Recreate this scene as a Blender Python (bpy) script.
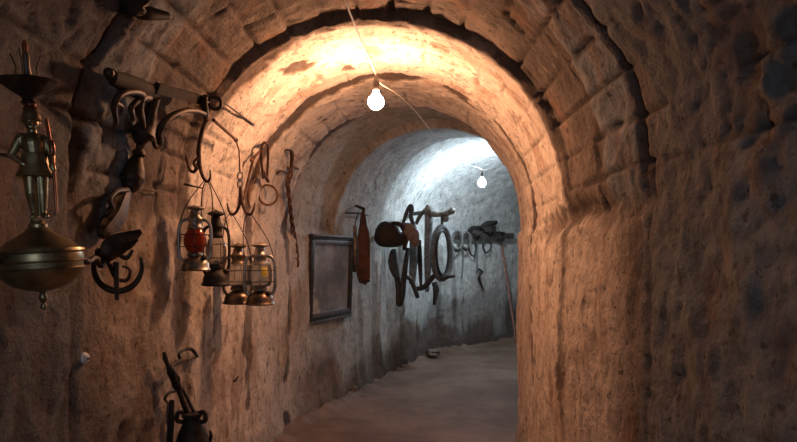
import bpy, bmesh, math, random
import numpy as np
from mathutils import Vector, Matrix, noise as mnoise
from mathutils.bvhtree import BVHTree

for o in list(bpy.data.objects):
    bpy.data.objects.remove(o)
SC = bpy.context.scene
C = SC.collection
PI = math.pi

# ------------------------------------------------------------------ camera
EYE = 1.6          # eye height, metres
F = 600.0          # focal length in pixels of the 797 px wide frame
CX, CY = 398.5, 255.0
cam = bpy.data.cameras.new('camera')
cam.sensor_width = 36.0
cam.lens = F / 797.0 * 36.0
cam.shift_y = (255.0 - 221.0) / 797.0
cam.clip_start = 0.02
camo = bpy.data.objects.new('camera', cam)
C.objects.link(camo)
camo.location = (0, 0, EYE)
camo.rotation_euler = (PI / 2, 0, 0)
SC.camera = camo

# ------------------------------------------------------------------ world, exposure, lamp strengths
w = bpy.data.worlds.new('world')
SC.world = w
w.use_nodes = True
w.node_tree.nodes['Background'].inputs[0].default_value = (0.10, 0.11, 0.13, 1)
w.node_tree.nodes['Background'].inputs[1].default_value = 0.0
SC.view_settings.view_transform = 'Standard'
SC.view_settings.look = 'None'
SC.view_settings.exposure = 0.0
SC.view_settings.gamma = 1.0
SC.cycles.use_denoising = True
SC.cycles.max_bounces = 8
WARM, WARM_E = (1.0, 0.48, 0.245), 760.0
COOL, COOL_E = (0.70, 0.87, 1.0), 640.0
REAR, REAR_E = (0.74, 0.87, 1.0), 290.0


def P(px, py, d):
    """point seen at pixel px,py standing d metres in front of the camera"""
    return Vector(((px - CX) / F * d, d, EYE + (CY - py) / F * d))


# ------------------------------------------------------------------ numpy noise
def _hash(ix, iy, iz, seed):
    h = (ix * 374761393 + iy * 668265263 + iz * 2147483647 + seed * 974634533) & 0xffffffff
    h = ((h ^ (h >> 13)) * 1274126177) & 0xffffffff
    h = h ^ (h >> 16)
    return (h & 0xffff) / 32767.5 - 1.0


def vnoise(p, seed=0):
    i = np.floor(p).astype(np.int64)
    f = p - i
    f = f * f * f * (f * (f * 6 - 15) + 10)
    r = 0
    for dx in (0, 1):
        wx = f[:, 0] if dx else 1 - f[:, 0]
        for dy in (0, 1):
            wy = f[:, 1] if dy else 1 - f[:, 1]
            for dz in (0, 1):
                wz = f[:, 2] if dz else 1 - f[:, 2]
                r = r + wx * wy * wz * _hash(i[:, 0] + dx, i[:, 1] + dy, i[:, 2] + dz, seed)
    return r


def fbm(p, f, oc=3, seed=0, gain=0.5):
    a, r, t = 1.0, 0, 0
    for k in range(oc):
        r = r + a * vnoise(p * f + 17.3 * k, seed + k)
        t += a
        a *= gain
        f *= 2.03
    return r / t


def sst(a, b, x):
    t = np.clip((x - a) / (b - a), 0, 1)
    return t * t * (3 - 2 * t)


# ------------------------------------------------------------------ materials
def new_mat(name):
    m = bpy.data.materials.new(name)
    m.use_nodes = True
    nt = m.node_tree
    b = nt.nodes['Principled BSDF']
    return m, nt, b


def lk(nt, a, b):
    nt.links.new(a, b)


def n_noise(nt, co, scale, detail=5, rough=0.55):
    n = nt.nodes.new('ShaderNodeTexNoise')
    n.inputs['Scale'].default_value = scale
    n.inputs['Detail'].default_value = detail
    n.inputs['Roughness'].default_value = rough
    lk(nt, co, n.inputs['Vector'])
    return n.outputs['Fac']


def n_ramp(nt, fac, a, b, inv=False):
    n = nt.nodes.new('ShaderNodeMapRange')
    n.interpolation_type = 'SMOOTHSTEP'
    n.inputs['From Min'].default_value = a
    n.inputs['From Max'].default_value = b
    n.inputs['To Min'].default_value = 1.0 if inv else 0.0
    n.inputs['To Max'].default_value = 0.0 if inv else 1.0
    lk(nt, fac, n.inputs['Value'])
    return n.outputs['Result']


def n_mix(nt, fac, a, b, mode='MIX'):
    n = nt.nodes.new('ShaderNodeMix')
    n.data_type = 'RGBA'
    n.blend_type = mode
    for s, v in ((n.inputs[0], fac), (n.inputs[6], a), (n.inputs[7], b)):
        if isinstance(v, (int, float)):
            s.default_value = v
        elif isinstance(v, tuple):
            s.default_value = v + (1,)
        else:
            lk(nt, v, s)
    return n.outputs[2]


def n_math(nt, op, a, b):
    n = nt.nodes.new('ShaderNodeMath')
    n.operation = op
    n.use_clamp = True
    for s, v in ((n.inputs[0], a), (n.inputs[1], b)):
        if isinstance(v, (int, float)):
            s.default_value = v
        else:
            lk(nt, v, s)
    return n.outputs[0]


def n_bump(nt, h, strength, dist, prev=None):
    n = nt.nodes.new('ShaderNodeBump')
    n.inputs['Strength'].default_value = strength
    n.inputs['Distance'].default_value = dist
    lk(nt, h, n.inputs['Height'])
    if prev is not None:
        lk(nt, prev, n.inputs['Normal'])
    return n.outputs['Normal']


def n_co(nt, scale=None):
    t = nt.nodes.new('ShaderNodeTexCoord').outputs['Object']
    if scale is None:
        return t
    m = nt.nodes.new('ShaderNodeMapping')
    m.inputs['Scale'].default_value = scale
    lk(nt, t, m.inputs['Vector'])
    return m.outputs['Vector']


def simple(name, c1, c2, rough=0.6, metal=0.0, scale=18, bump=0.15, bdist=0.003, spec=0.5, r2=None):
    m, nt, b = new_mat(name)
    co = n_co(nt)
    n1 = n_noise(nt, co, scale, 6, 0.6)
    lk(nt, n_mix(nt, n_ramp(nt, n1, 0.35, 0.65), c1, c2), b.inputs['Base Color'])
    b.inputs['Metallic'].default_value = metal
    b.inputs['Specular IOR Level'].default_value = spec
    if r2 is None:
        b.inputs['Roughness'].default_value = rough
    else:
        mr = nt.nodes.new('ShaderNodeMapRange')
        mr.inputs['To Min'].default_value = rough
        mr.inputs['To Max'].default_value = r2
        lk(nt, n1, mr.inputs['Value'])
        lk(nt, mr.outputs['Result'], b.inputs['Roughness'])
    if bump:
        lk(nt, n_bump(nt, n_noise(nt, co, scale * 4, 4), bump, bdist), b.inputs['Normal'])
    return m


def masonry():
    m, nt, b = new_mat('plastered_stone')
    co = n_co(nt)
    at = nt.nodes.new('ShaderNodeAttribute')
    at.attribute_name = 'mask'
    sep = nt.nodes.new('ShaderNodeSeparateColor')
    lk(nt, at.outputs['Color'], sep.inputs[0])
    dirt, cement, plaster = sep.outputs[0], sep.outputs[1], sep.outputs[2]
    lime = at.outputs['Alpha']
    at2 = nt.nodes.new('ShaderNodeAttribute')
    at2.attribute_name = 'tone'
    big = n_noise(nt, co, 1.7, 6, 0.62)
    mid = n_noise(nt, co, 8.0, 10, 0.72)
    fine = n_noise(nt, co, 40.0, 8, 0.7)
    col = n_mix(nt, n_ramp(nt, big, 0.35, 0.68), (0.15, 0.12, 0.105), (0.32, 0.26, 0.225))
    col = n_mix(nt, n_math(nt, 'MULTIPLY', n_ramp(nt, mid, 0.5, 0.66), 0.6), col, (0.11, 0.08, 0.065))
    col = n_mix(nt, plaster, col, n_mix(nt, n_ramp(nt, mid, 0.3, 0.7), (0.54, 0.475, 0.42), (0.72, 0.645, 0.58)))
    col = n_mix(nt, cement, col, n_mix(nt, n_ramp(nt, mid, 0.3, 0.7), (0.24, 0.265, 0.295), (0.42, 0.455, 0.49)))
    col = n_mix(nt, lime, col, n_mix(nt, n_ramp(nt, mid, 0.28, 0.72), (0.40, 0.39, 0.37), (0.68, 0.68, 0.66)))
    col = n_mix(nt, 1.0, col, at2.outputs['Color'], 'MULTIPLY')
    # drips of damp and soot running down the stone
    st = n_noise(nt, n_co(nt, (7.0, 7.0, 1.6)), 1.9, 10, 0.72)
    col = n_mix(nt, n_math(nt, 'MULTIPLY', n_ramp(nt, st, 0.53, 0.66), 0.65), col, (0.11, 0.08, 0.065))
    rust = n_noise(nt, n_co(nt, (3.2, 3.2, 1.1)), 1.3, 5, 0.6)
    col = n_mix(nt, n_math(nt, 'MULTIPLY', n_math(nt, 'MULTIPLY', n_ramp(nt, rust, 0.50, 0.65), 0.48), n_ramp(nt, lime, 0.1, 0.7, True)), col, (0.26, 0.125, 0.065))
    pit = n_noise(nt, co, 26.0, 4, 0.6)
    col = n_mix(nt, n_math(nt, 'MULTIPLY', n_ramp(nt, pit, 0.60, 0.67), 0.75), col, (0.07, 0.055, 0.047))
    pale = n_noise(nt, co, 14.0, 8, 0.75)
    col = n_mix(nt, n_math(nt, 'MULTIPLY', n_ramp(nt, pale, 0.56, 0.66), 0.35), col, n_mix(nt, 1.0, (0.62, 0.55, 0.49), at2.outputs['Color'], 'MULTIPLY'))
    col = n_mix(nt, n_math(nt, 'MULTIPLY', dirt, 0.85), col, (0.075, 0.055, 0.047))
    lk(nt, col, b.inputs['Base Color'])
    b.inputs['Roughness'].default_value = 0.88
    b.inputs['Specular IOR Level'].default_value = 0.28
    n1 = n_bump(nt, mid, 0.8, 0.035)
    n1 = n_bump(nt, pit, 0.5, -0.012, n1)
    n1 = n_bump(nt, fine, 0.7, 0.010, n1)
    lk(nt, n1, b.inputs['Normal'])
    return m


def ground():
    m, nt, b = new_mat('trodden_floor')
    co = n_co(nt)
    big = n_noise(nt, co, 1.1, 5, 0.6)
    mid = n_noise(nt, co, 7.0, 6, 0.65)
    fine = n_noise(nt, co, 60.0, 4, 0.6)
    col = n_mix(nt, n_ramp(nt, big, 0.36, 0.66), (0.13, 0.080, 0.058), (0.23, 0.15, 0.112))
    col = n_mix(nt, n_math(nt, 'MULTIPLY', n_ramp(nt, mid, 0.5, 0.75), 0.5), col, (0.055, 0.045, 0.04))
    lk(nt, col, b.inputs['Base Color'])
    b.inputs['Roughness'].default_value = 0.72
    b.inputs['Specular IOR Level'].default_value = 0.35
    n1 = n_bump(nt, mid, 0.3, 0.02)
    lk(nt, n_bump(nt, fine, 0.3, 0.004, n1), b.inputs['Normal'])
    return m


def emitter(name, col, e):
    m, nt, b = new_mat(name)
    b.inputs['Base Color'].default_value = (0.9, 0.9, 0.9, 1)
    b.inputs['Emission Color'].default_value = col + (1,)
    b.inputs['Emission Strength'].default_value = e
    return m


def thin_glass(name, tint, tr=0.75, cloud=0.12):
    m, nt, b = new_mat(name)
    out = nt.nodes['Material Output']
    t = nt.nodes.new('ShaderNodeBsdfTransparent')
    t.inputs[0].default_value = tint + (1,)
    g = nt.nodes.new('ShaderNodeBsdfGlossy')
    g.inputs['Roughness'].default_value = 0.12
    g.inputs['Color'].default_value = (0.9, 0.9, 0.9, 1)
    d = nt.nodes.new('ShaderNodeBsdfTranslucent')
    d.inputs[0].default_value = tint + (1,)
    d2 = nt.nodes.new('ShaderNodeBsdfDiffuse')
    d2.inputs[0].default_value = tint + (1,)
    a = nt.nodes.new('ShaderNodeMixShader')
    lk(nt, d.outputs[0], a.inputs[1]); lk(nt, d2.outputs[0], a.inputs[2])
    a.inputs[0].default_value = 0.4
    x = nt.nodes.new('ShaderNodeMixShader')
    x.inputs[0].default_value = 1 - tr
    lk(nt, t.outputs[0], x.inputs[1]); lk(nt, a.outputs[0], x.inputs[2])
    fr = nt.nodes.new('ShaderNodeFresnel')
    fr.inputs[0].default_value = 1.45
    y = nt.nodes.new('ShaderNodeMixShader')
    lk(nt, fr.outputs[0], y.inputs[0])
    lk(nt, x.outputs[0], y.inputs[1]); lk(nt, g.outputs[0], y.inputs[2])
    lk(nt, y.outputs[0], out.inputs[0])
    return m


M = {}
M['stone'] = masonry()
M['floor'] = ground()
M['bronze'] = simple('dark_bronze', (0.036, 0.025, 0.018), (0.095, 0.065, 0.044), 0.42, 0.65, 22, 0.3, 0.004, r2=0.7)
M['brass'] = simple('aged_brass', (0.20, 0.165, 0.10), (0.40, 0.335, 0.20), 0.26, 0.9, 14, 0.12, 0.002, r2=0.5)
M['copper'] = simple('dull_copper', (0.20, 0.07, 0.035), (0.36, 0.14, 0.07), 0.35, 0.85, 20, 0.1, 0.002)
M['iron'] = simple('black_iron', (0.018, 0.015, 0.014), (0.05, 0.04, 0.034), 0.6, 0.5, 25, 0.3, 0.003)
M['rust'] = simple('rusty_iron', (0.055, 0.026, 0.016), (0.15, 0.068, 0.034), 0.78, 0.3, 40, 0.4, 0.003)
M['tin'] = simple('grey_tin', (0.17, 0.155, 0.14), (0.40, 0.37, 0.34), 0.22, 0.9, 16, 0.2, 0.003, r2=0.5)
M['tin_dark'] = simple('sooty_tin', (0.05, 0.042, 0.037), (0.13, 0.11, 0.095), 0.45, 0.7, 16, 0.2, 0.002)
M['tin_brown'] = simple('rusted_tin', (0.07, 0.052, 0.040), (0.19, 0.145, 0.11), 0.35, 0.8, 18, 0.2, 0.002)
M['red_glass'] = thin_glass('red_glass', (0.72, 0.12, 0.045), 0.3)
M['clear_glass'] = thin_glass('dusty_clear_glass', (0.92, 0.9, 0.86), 0.82)
M['sticker'] = simple('yellow_sticker', (0.85, 0.62, 0.08), (0.9, 0.68, 0.12), 0.6, 0, 10, 0)
M['white'] = simple('white_plastic', (0.66, 0.68, 0.70), (0.75, 0.77, 0.78), 0.45, 0, 10, 0.05)
M['frame'] = simple('dark_frame_wood', (0.012, 0.011, 0.012), (0.030, 0.026, 0.026), 0.55, 0, 12, 0.2)
M['slip'] = simple('grey_slip', (0.10, 0.10, 0.115), (0.17, 0.17, 0.19), 0.45, 0.2, 15, 0.1)
M['print'] = simple('reflection_print', (0.17, 0.19, 0.225), (0.36, 0.385, 0.44), 0.22, 0, 3.2, 0.0, spec=0.6)  # blue-grey tint paints the cool reflection of the glass into the picture
M['leather'] = simple('brown_leather', (0.014, 0.009, 0.008), (0.032, 0.020, 0.016), 0.75, 0, 18, 0.25)
M['sootwood'] = simple('sooty_brown_wood', (0.014, 0.010, 0.008), (0.036, 0.024, 0.018), 0.8, 0, 22, 0.3, spec=0.25)
M['leather_pale'] = simple('worn_tan_leather', (0.12, 0.085, 0.075), (0.21, 0.155, 0.14), 0.6, 0, 18, 0.2)
M['black'] = simple('black_leather', (0.010, 0.010, 0.011), (0.03, 0.028, 0.028), 0.5, 0, 20, 0.2)
M['canvas'] = simple('grey_canvas', (0.075, 0.075, 0.075), (0.17, 0.17, 0.165), 0.85, 0, 30, 0.3)
M['board'] = simple('red_brown_wood', (0.040, 0.015, 0.010), (0.10, 0.035, 0.02), 0.8, 0, 9, 0.2)
M['wood'] = simple('grey_old_wood', (0.11, 0.09, 0.075), (0.27, 0.235, 0.205), 0.8, 0, 15, 0.35)
M['darkwood'] = simple('dark_old_wood', (0.035, 0.028, 0.024), (0.09, 0.07, 0.06), 0.8, 0, 15, 0.35)
M['rope'] = simple('grey_rope', (0.08, 0.075, 0.07), (0.19, 0.18, 0.17), 0.9, 0, 50, 0.4)
M['steel'] = simple('grey_steel', (0.12, 0.12, 0.125), (0.24, 0.24, 0.25), 0.5, 0.4, 15, 0.2)
M['cable'] = simple('white_cable', (0.50, 0.47, 0.43), (0.60, 0.57, 0.53), 0.5, 0, 12, 0.0)
M['bakelite'] = simple('black_bakelite', (0.02, 0.016, 0.014), (0.04, 0.034, 0.03), 0.35, 0, 12, 0.0)
M['rock'] = simple('loose_rock', (0.09, 0.07, 0.058), (0.24, 0.19, 0.16), 0.9, 0, 14, 0.5, 0.01)
M['pole'] = simple('red_brown_pole', (0.16, 0.065, 0.045), (0.27, 0.12, 0.085), 0.6, 0, 14, 0.2)
M['warm'] = emitter('warm_lamp_glass', WARM, WARM_E)
M['cool'] = emitter('cool_lamp_glass', COOL, COOL_E)
M['rear'] = emitter('rear_lamp_glass', REAR, REAR_E)

# ------------------------------------------------------------------ tunnel shell
TAB = [  # s, left wall x,y, right wall x,y, spring height, crown height
    (-3.0, -1.30, -3.0, 0.96, -3.0, 1.84, 2.84),
    (0.0, -1.22, 0.0, 0.93, 0.0, 1.84, 2.83),
    (1.7, -1.17, 1.7, 0.90, 1.7, 1.84, 2.82),
    (3.06, -1.10, 3.06, 0.86, 3.06, 1.84, 2.80),
    (4.2, -1.09, 4.4, 0.95, 4.2, 1.84, 2.85),
    (5.0, -1.04, 5.5, 1.02, 5.0, 1.84, 2.90),
    (6.3, -0.69, 6.5, 1.35, 5.7, 1.84, 2.86),
    (7.3, -0.28, 7.6, 1.70, 6.6, 1.84, 3.0),
    (9.3, 0.55, 9.8, 2.40, 8.4, 1.84, 3.02),
    (10.3, 1.28, 10.5, 2.85, 8.85, 1.84, 3.0),
    (11.5, 2.20, 11.3, 3.70, 9.7, 1.84, 2.90),
    (14.0, 4.10, 12.9, 5.40, 11.2, 1.84, 2.90)]
T = np.array(TAB)
_fs = np.arange(-3.0, 14.001, 0.01)
_k = np.exp(-0.5 * (np.arange(-36, 37) * 0.01 / 0.12) ** 2)
_k /= _k.sum()
TI = [np.convolve(np.pad(np.interp(_fs, T[:, 0], T[:, c]), 36, mode='edge'), _k, 'valid') for c in range(1, 7)]


def station(s):
    return [np.interp(s, _fs, a) for a in TI]


NL, NA = 112, 196
SS = np.concatenate([np.arange(-3, 0.6, 0.09), np.arange(0.6, 5.3, 0.0145), np.arange(5.3, 12.0, 0.026), np.arange(12.0, 14.01, 0.08)])


def shell(ss, nl, na):
    """positions, inward normals, unrolled coordinate u, part fraction, for every station x profile vertex"""
    lx, ly, rx, ry, zs, zc = [a[:, None] for a in station(ss)]
    cx, cy = (lx + rx) / 2, (ly + ry) / 2
    hw = np.hypot(rx - lx, ry - ly) / 2
    ex, ey = (rx - lx) / (2 * hw), (ry - ly) / (2 * hw)
    t = np.linspace(0, 1, nl)[None, :]
    th = np.linspace(0, PI, na)[None, 1:-1]
    one = np.ones_like(lx)
    zl = -0.08 + (zs + 0.08) * t
    lat = np.concatenate([-hw * np.ones_like(t), -hw * np.cos(th), hw * np.ones_like(t)], 1)
    zz = np.concatenate([zl, zs + (zc - zs) * np.sin(th), zl[:, ::-1]], 1)
    nlat = np.concatenate([one * np.ones_like(t), one * np.cos(th), -one * np.ones_like(t)], 1)
    nz = np.concatenate([one * 0 * t, -one * np.sin(th), one * 0 * t], 1)
    u = np.concatenate([zl - zs, one * th, PI + zs - zl[:, ::-1]], 1)
    pos = np.stack([cx + ex * lat, cy + ey * lat, zz], -1)
    nor = np.stack([ex * nlat, ey * nlat, nz], -1)
    return pos, nor, u


def sections(s):
    """how far each ring of the vault is set back"""
    r = 0.02 + 0.022 * sst(2.16, 2.19, s) - 0.042 * sst(3.05, 3.075, s)
    r = r + 0.10 * sst(5.03, 5.06, s) - 0.08 * sst(6.25, 6.29, s) + 0.12 * sst(7.42, 7.46, s)
    return r


def build_shell():
    pos, nor, u = shell(SS, NL, NA)
    ns, npf = u.shape
    s = np.repeat(SS[:, None], npf, 1)
    p = pos.reshape(-1, 3); n = nor.reshape(-1, 3); u = u.reshape(-1); s = s.reshape(-1)
    wall = sst(0.05, -0.10, u) + sst(PI - 0.05, PI + 0.10, u)   # 1 on the upright walls
    arch = 1 - wall
    left = (u < PI / 2)
    j1 = fbm(p, 5.0, 3, 11); j2 = fbm(p, 2.0, 2, 12)
    sj = s + 0.030 * j1 + 0.02 * j2
    hzs = np.where(left, u, PI - u)
    d = -sections(sj) * (0.10 + 0.90 * np.where(s < 4.5, sst(0.0, 0.65, hzs), arch))
    d += 0.028 * fbm(p, 0.9, 2, 1) + 0.012 * fbm(p, 4.5, 3, 2) + 0.010 * fbm(p, 15, 3, 3, 0.65)
    # rougher right wall near the camera
    rr = (~left) * sst(2.5, 1.7, s)
    d += rr * (0.018 * fbm(p, 7, 4, 4, 0.6) + 0.012 * fbm(p, 22, 2, 5))
    dirt = np.zeros_like(s); cement = np.zeros_like(s); plaster = np.zeros_like(s); lime = np.zeros_like(s)
    tone = np.ones_like(s)
    # stone courses of the vault
    uu = u + 0.012 * fbm(p, 3, 2, 6); sv = s + 0.02 * fbm(p, 3, 2, 7)
    rowh = PI / 18
    row = np.floor(uu / rowh + 0.5)
    fr = uu / rowh + 0.5 - row
    dj = np.minimum(fr, 1 - fr) * rowh
    ln = 0.46
    off = _hash(row.astype(np.int64), row.astype(np.int64) * 0 + 3, row.astype(np.int64) * 0, 5) * 0.3
    cc = (sv + off) / ln
    col = np.floor(cc)
    fc = cc - col
    dj2 = np.minimum(fc, 1 - fc) * ln
    dd = np.minimum(dj, dj2 + 0.004)
    brk = _hash(row.astype(np.int64), col.astype(np.int64), col.astype(np.int64) * 0, 9)
    gap = fbm(p, 2.3, 3, 8)
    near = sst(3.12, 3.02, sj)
    vis = arch * (near * 0.95 + (1 - near) * sst(5.3, 4.9, s) * 0.5) * sst(-0.15, 0.15, gap + 0.12 * near + 0.35 * near * sst(2.1, 2.3, s))
    wj = 0.006 + 0.008 * sst(0.0, 0.5, fbm(p, 6, 2, 19))
    joint = sst(1.5, 0.4, dd / wj) * vis
    d -= 0.020 * joint
    dirt += 0.95 * joint
    d += brk * 0.006 * arch * near
    tone *= 1 + brk * 0.13 * arch * (0.4 + 0.6 * near)
    hz0 = np.where(left, u, PI - u)
    lip_w = sst(-0.07, -0.10, hz0 + 0.07 * fbm(p, 4.5, 3, 41)) * (0.45 + 0.55 * sst(0.15, 0.7, p[:, 2]))
    # lime plaster still sticking beyond the second ring, flaked along the ring edges
    fl = fbm(p, 3.4, 4, 21)
    edge = np.minimum(np.abs(sj - 3.06), np.minimum(np.abs(sj - 4.12), np.abs(sj - 5.02)))
    keep = sst(-0.10, 0.02, fl + 0.55 - 0.80 * np.exp(-(edge / 0.10) ** 2))
    pl = (1 - near) * sst(5.5, 5.0, s)
    plaster += np.maximum(pl * keep, 0.85 * wall * sst(2.2, 2.5, sj) * sst(5.8, 5.2, s) * sst(-0.35, 0.0, fl + 0.2) * lip_w * np.where(left, 0.35 + 0.65 * sst(2.3, 3.6, s), 1.0))
    d += 0.010 * pl * keep
    dirt += pl * (1 - keep) * 0.8
    # cracks where the rings meet
    for c0, wd, amt, dep in ((2.12, 0.015, 0.85, 0.020), (3.05, 0.008, 0.7, 0.006), (4.12, 0.012, 0.7, 0.012), (6.27, 0.02, 0.6, 0.01), (1.75, 0.010, 0.3, 0.006)):
        ck = np.exp(-((sj + 0.02 * fbm(p, 9, 2, 31) - c0) / wd) ** 2) * sst(-0.5, 0.05, fbm(p, 2.6, 3, int(c0 * 10)) + (0.4 if c0 == 2.12 else 0))
        ck = ck * (1 - 0.5 * wall if c0 < 2.5 else arch)
        dirt += ck * amt
        d -= ck * dep
    # cement pointing beside the first ring
    cm = sst(2.14, 2.18, sj) * sst(2.52, 2.44, sj + 0.05 * fl) * (arch + wall * 0.0)
    cm = np.maximum(cm, 0.75 * sst(2.15, 1.7, sj) * wall * (~left) * sst(-0.3, 0.3, fbm(p, 1.4, 3, 33) + 0.25))
    cement += cm
    d += 0.018 * cm * arch * (1 + fbm(p, 9, 3, 34))
    # render on the walls ends in a ragged edge at the springing
    hz = np.where(left, u, PI - u)          # height above springing, arc metres
    lip = sst(-0.07, -0.10, hz + 0.07 * fbm(p, 4.5, 3, 41)) * sst(1.9, 2.4, s)
    lip = lip * sst(5.6, 5.0, s) * (1 - 0.5 * left)
    d += 0.022 * lip
    scar = np.exp(-((hz + 0.05 + 0.08 * fbm(p, 2.4, 2, 42)) / 0.085) ** 2) * sst(-0.12, 0.22, fbm(p, 3.1, 3, 43) + 0.32 * (~left)) * sst(2.2, 2.5, s) * sst(4.0, 3.4, s)
    scar = scar * np.where(left, 0.35, 1.0)
    d -= 0.045 * scar
    dirt += 0.85 * scar
    # pocket broken out of the near right vault
    pk = np.exp(-(((hz - 0.22) / 0.20) ** 2 + ((s - 1.45) / 0.22) ** 2)) * (~left)
    pk = pk * sst(-0.1, 0.3, fbm(p, 5, 3, 44) + 0.1)
    d -= 0.06 * pk
    dirt += 0.6 * pk
    # bare grey rubble concrete of the first bay, darkened to stand for lamp falloff
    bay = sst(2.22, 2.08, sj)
    tone *= 1 - 0.34 * bay - 0.30 * near * (1 - bay) * arch  # paints lamp falloff over the bay and ring-step shade over the next arch
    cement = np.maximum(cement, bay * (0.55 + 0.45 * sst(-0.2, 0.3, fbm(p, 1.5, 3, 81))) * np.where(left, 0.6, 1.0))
    # hairline cracks and crumbled hollows
    cn = fbm(p, 2.1, 4, 82)
    crk = np.exp(-(cn / 0.022) ** 2) * sst(-0.05, 0.2, fbm(p, 1.3, 2, 83)) * sst(5.0, 3.5, s)
    d -= 0.010 * crk
    dirt += 0.6 * crk
    hol = np.where(left, 1.0, 0.45) * sst(0.20, 0.36, fbm(p, 8.0, 4, 84, 0.65)) * sst(-0.2, 0.25, fbm(p, 1.2, 2, 85)) * (0.25 + 0.75 * sst(3.2, 2.4, s)) * sst(5.6, 4.8, s)
    d -= 0.012 * hol
    dirt += 0.30 * hol
    # soot and damp on the near left wall
    soot = (left) * sst(3.0, 2.0, s) * sst(-0.1, 0.45, fbm(p * np.array([1, 1, 0.45]), 3.2, 4, 51))
    dirt += 0.45 * soot
    run = fbm(p * np.array([1, 1, 0.38]), 10.0, 4, 91, 0.6)
    dirt += 0.62 * left * wall * sst(3.9, 2.4, s) * sst(0.04, 0.26, run) * sst(-0.5, 0.1, fbm(p, 1.1, 2, 92) + 0.1)
    d -= 0.006 * left * wall * sst(3.9, 2.4, s) * sst(0.04, 0.26, run)
    speck = fbm(p, 21.0, 3, 93, 0.6)
    dirt += 0.5 * sst(0.22, 0.36, speck) * sst(5.4, 4.6, s) * sst(-0.25, 0.2, fbm(p, 1.7, 3, 94))
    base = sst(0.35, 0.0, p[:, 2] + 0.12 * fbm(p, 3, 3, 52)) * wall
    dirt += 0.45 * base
    d += 0.03 * base
    # whitewash in the far gallery, worn off low down
    lime += (0.7 * sst(5.1, 5.5, s) + 0.3 * sst(7.2, 7.5, s)) * sst(-0.45, 0.1, fbm(p, 1.6, 4, 61) + 0.45 - 0.9 * sst(0.9, 0.2, p[:, 2]))
    dirt += sst(6.5, 7.5, s) * wall * sst(1.15, 0.75, p[:, 2] + 0.35 * fbm(p, 1.9, 3, 62) + 0.5 * sst(9.6, 8.6, s)) * 0.62
    drip = fbm(p * np.array([1, 1, 0.16]), 6.0, 4, 63)
    dirt += sst(5.8, 6.6, s) * wall * sst(0.05, 0.4, drip) * 0.55
    pf = p + n * d[:, None]
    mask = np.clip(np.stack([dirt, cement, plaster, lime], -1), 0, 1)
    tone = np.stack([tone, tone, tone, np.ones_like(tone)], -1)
    idx = np.arange(ns * npf).reshape(ns, npf)
    out = []
    for name, a, b in (('wall_left', 0, NL), ('ceiling', NL - 1, NL + NA - 2 + 1), ('wall_right', NL + NA - 2, npf)):
        sub = idx[:, a:b]
        nn, mm = sub.shape
        loc = np.arange(nn * mm).reshape(nn, mm)
        q = np.stack([loc[:-1, :-1], loc[:-1, 1:], loc[1:, 1:], loc[1:, :-1]], -1).reshape(-1, 4)
        me = bpy.data.meshes.new(name)
        me.vertices.add(nn * mm)
        me.vertices.foreach_set('co', pf[sub.reshape(-1)].astype(np.float32).reshape(-1))
        me.loops.add(q.size)
        me.loops.foreach_set('vertex_index', q.reshape(-1).astype(np.int32))
        me.polygons.add(len(q))
        me.polygons.foreach_set('loop_start', np.arange(0, q.size, 4, dtype=np.int32))
        me.polygons.foreach_set('loop_total', np.full(len(q), 4, dtype=np.int32))
        me.update(calc_edges=True)
        me.polygons.foreach_set('use_smooth', np.ones(len(q), dtype=bool))
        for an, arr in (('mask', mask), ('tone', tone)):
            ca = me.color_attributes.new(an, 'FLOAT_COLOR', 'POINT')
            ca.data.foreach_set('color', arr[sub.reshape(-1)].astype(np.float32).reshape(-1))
        me.materials.append(M['stone'])
        o = bpy.data.objects.new(name, me)
        C.objects.link(o)
        o['kind'] = 'structure'
        out.append(o)
    return pf.reshape(ns, npf, 3)


SHELL = build_shell()
# a coarse smooth copy of the tunnel, kept only as numbers, to seat things against the wall
_cs = np.arange(0.4, 13.0, 0.1)
_cp, _cn, _cu = shell(_cs, 14, 40)
_cp = _cp - _cn * (sections(_cs)[:, None, None] * 0.6)
_ids = np.arange(_cp.shape[0] * _cp.shape[1]).reshape(_cp.shape[:2])
_fq = np.stack([_ids[:-1, :-1], _ids[:-1, 1:], _ids[1:, 1:], _ids[1:, :-1]], -1).reshape(-1, 4)
BVH = BVHTree.FromPolygons([tuple(v) for v in _cp.reshape(-1, 3)], [tuple(int(i) for i in f) for f in _fq])
# the real surface, for things that must touch it
_sub = SHELL[::3, ::2]
_ids = np.arange(_sub.shape[0] * _sub.shape[1]).reshape(_sub.shape[:2])
_fq = np.stack([_ids[:-1, :-1], _ids[:-1, 1:], _ids[1:, 1:], _ids[1:, :-1]], -1).reshape(-1, 4)
REAL = BVHTree.FromPolygons([tuple(v) for v in _sub.reshape(-1, 3)], [tuple(int(i) for i in f) for f in _fq])


def W(px, py, off=0.05):
    """point on the sight line of a pixel whose clearance to the tunnel wall is off"""
    o = Vector((0, 0, EYE))
    dr = Vector(((px - CX) / F, 1.0, (CY - py) / F))
    h = BVH.ray_cast(o, dr.normalized())
    t1 = h[0].y
    t = t1 - 1.6
    lo = max(0.5, t)
    while lo < t1:
        q = o + dr * lo
        if BVH.find_nearest(q)[3] <= off:
            break
        lo += 0.004
    return o + dr * lo


def wall_normal(q):
    c, n, i, dd = BVH.find_nearest(q)
    v = (q - c)
    return v.normalized() if v.length > 1e-5 else n


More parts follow.
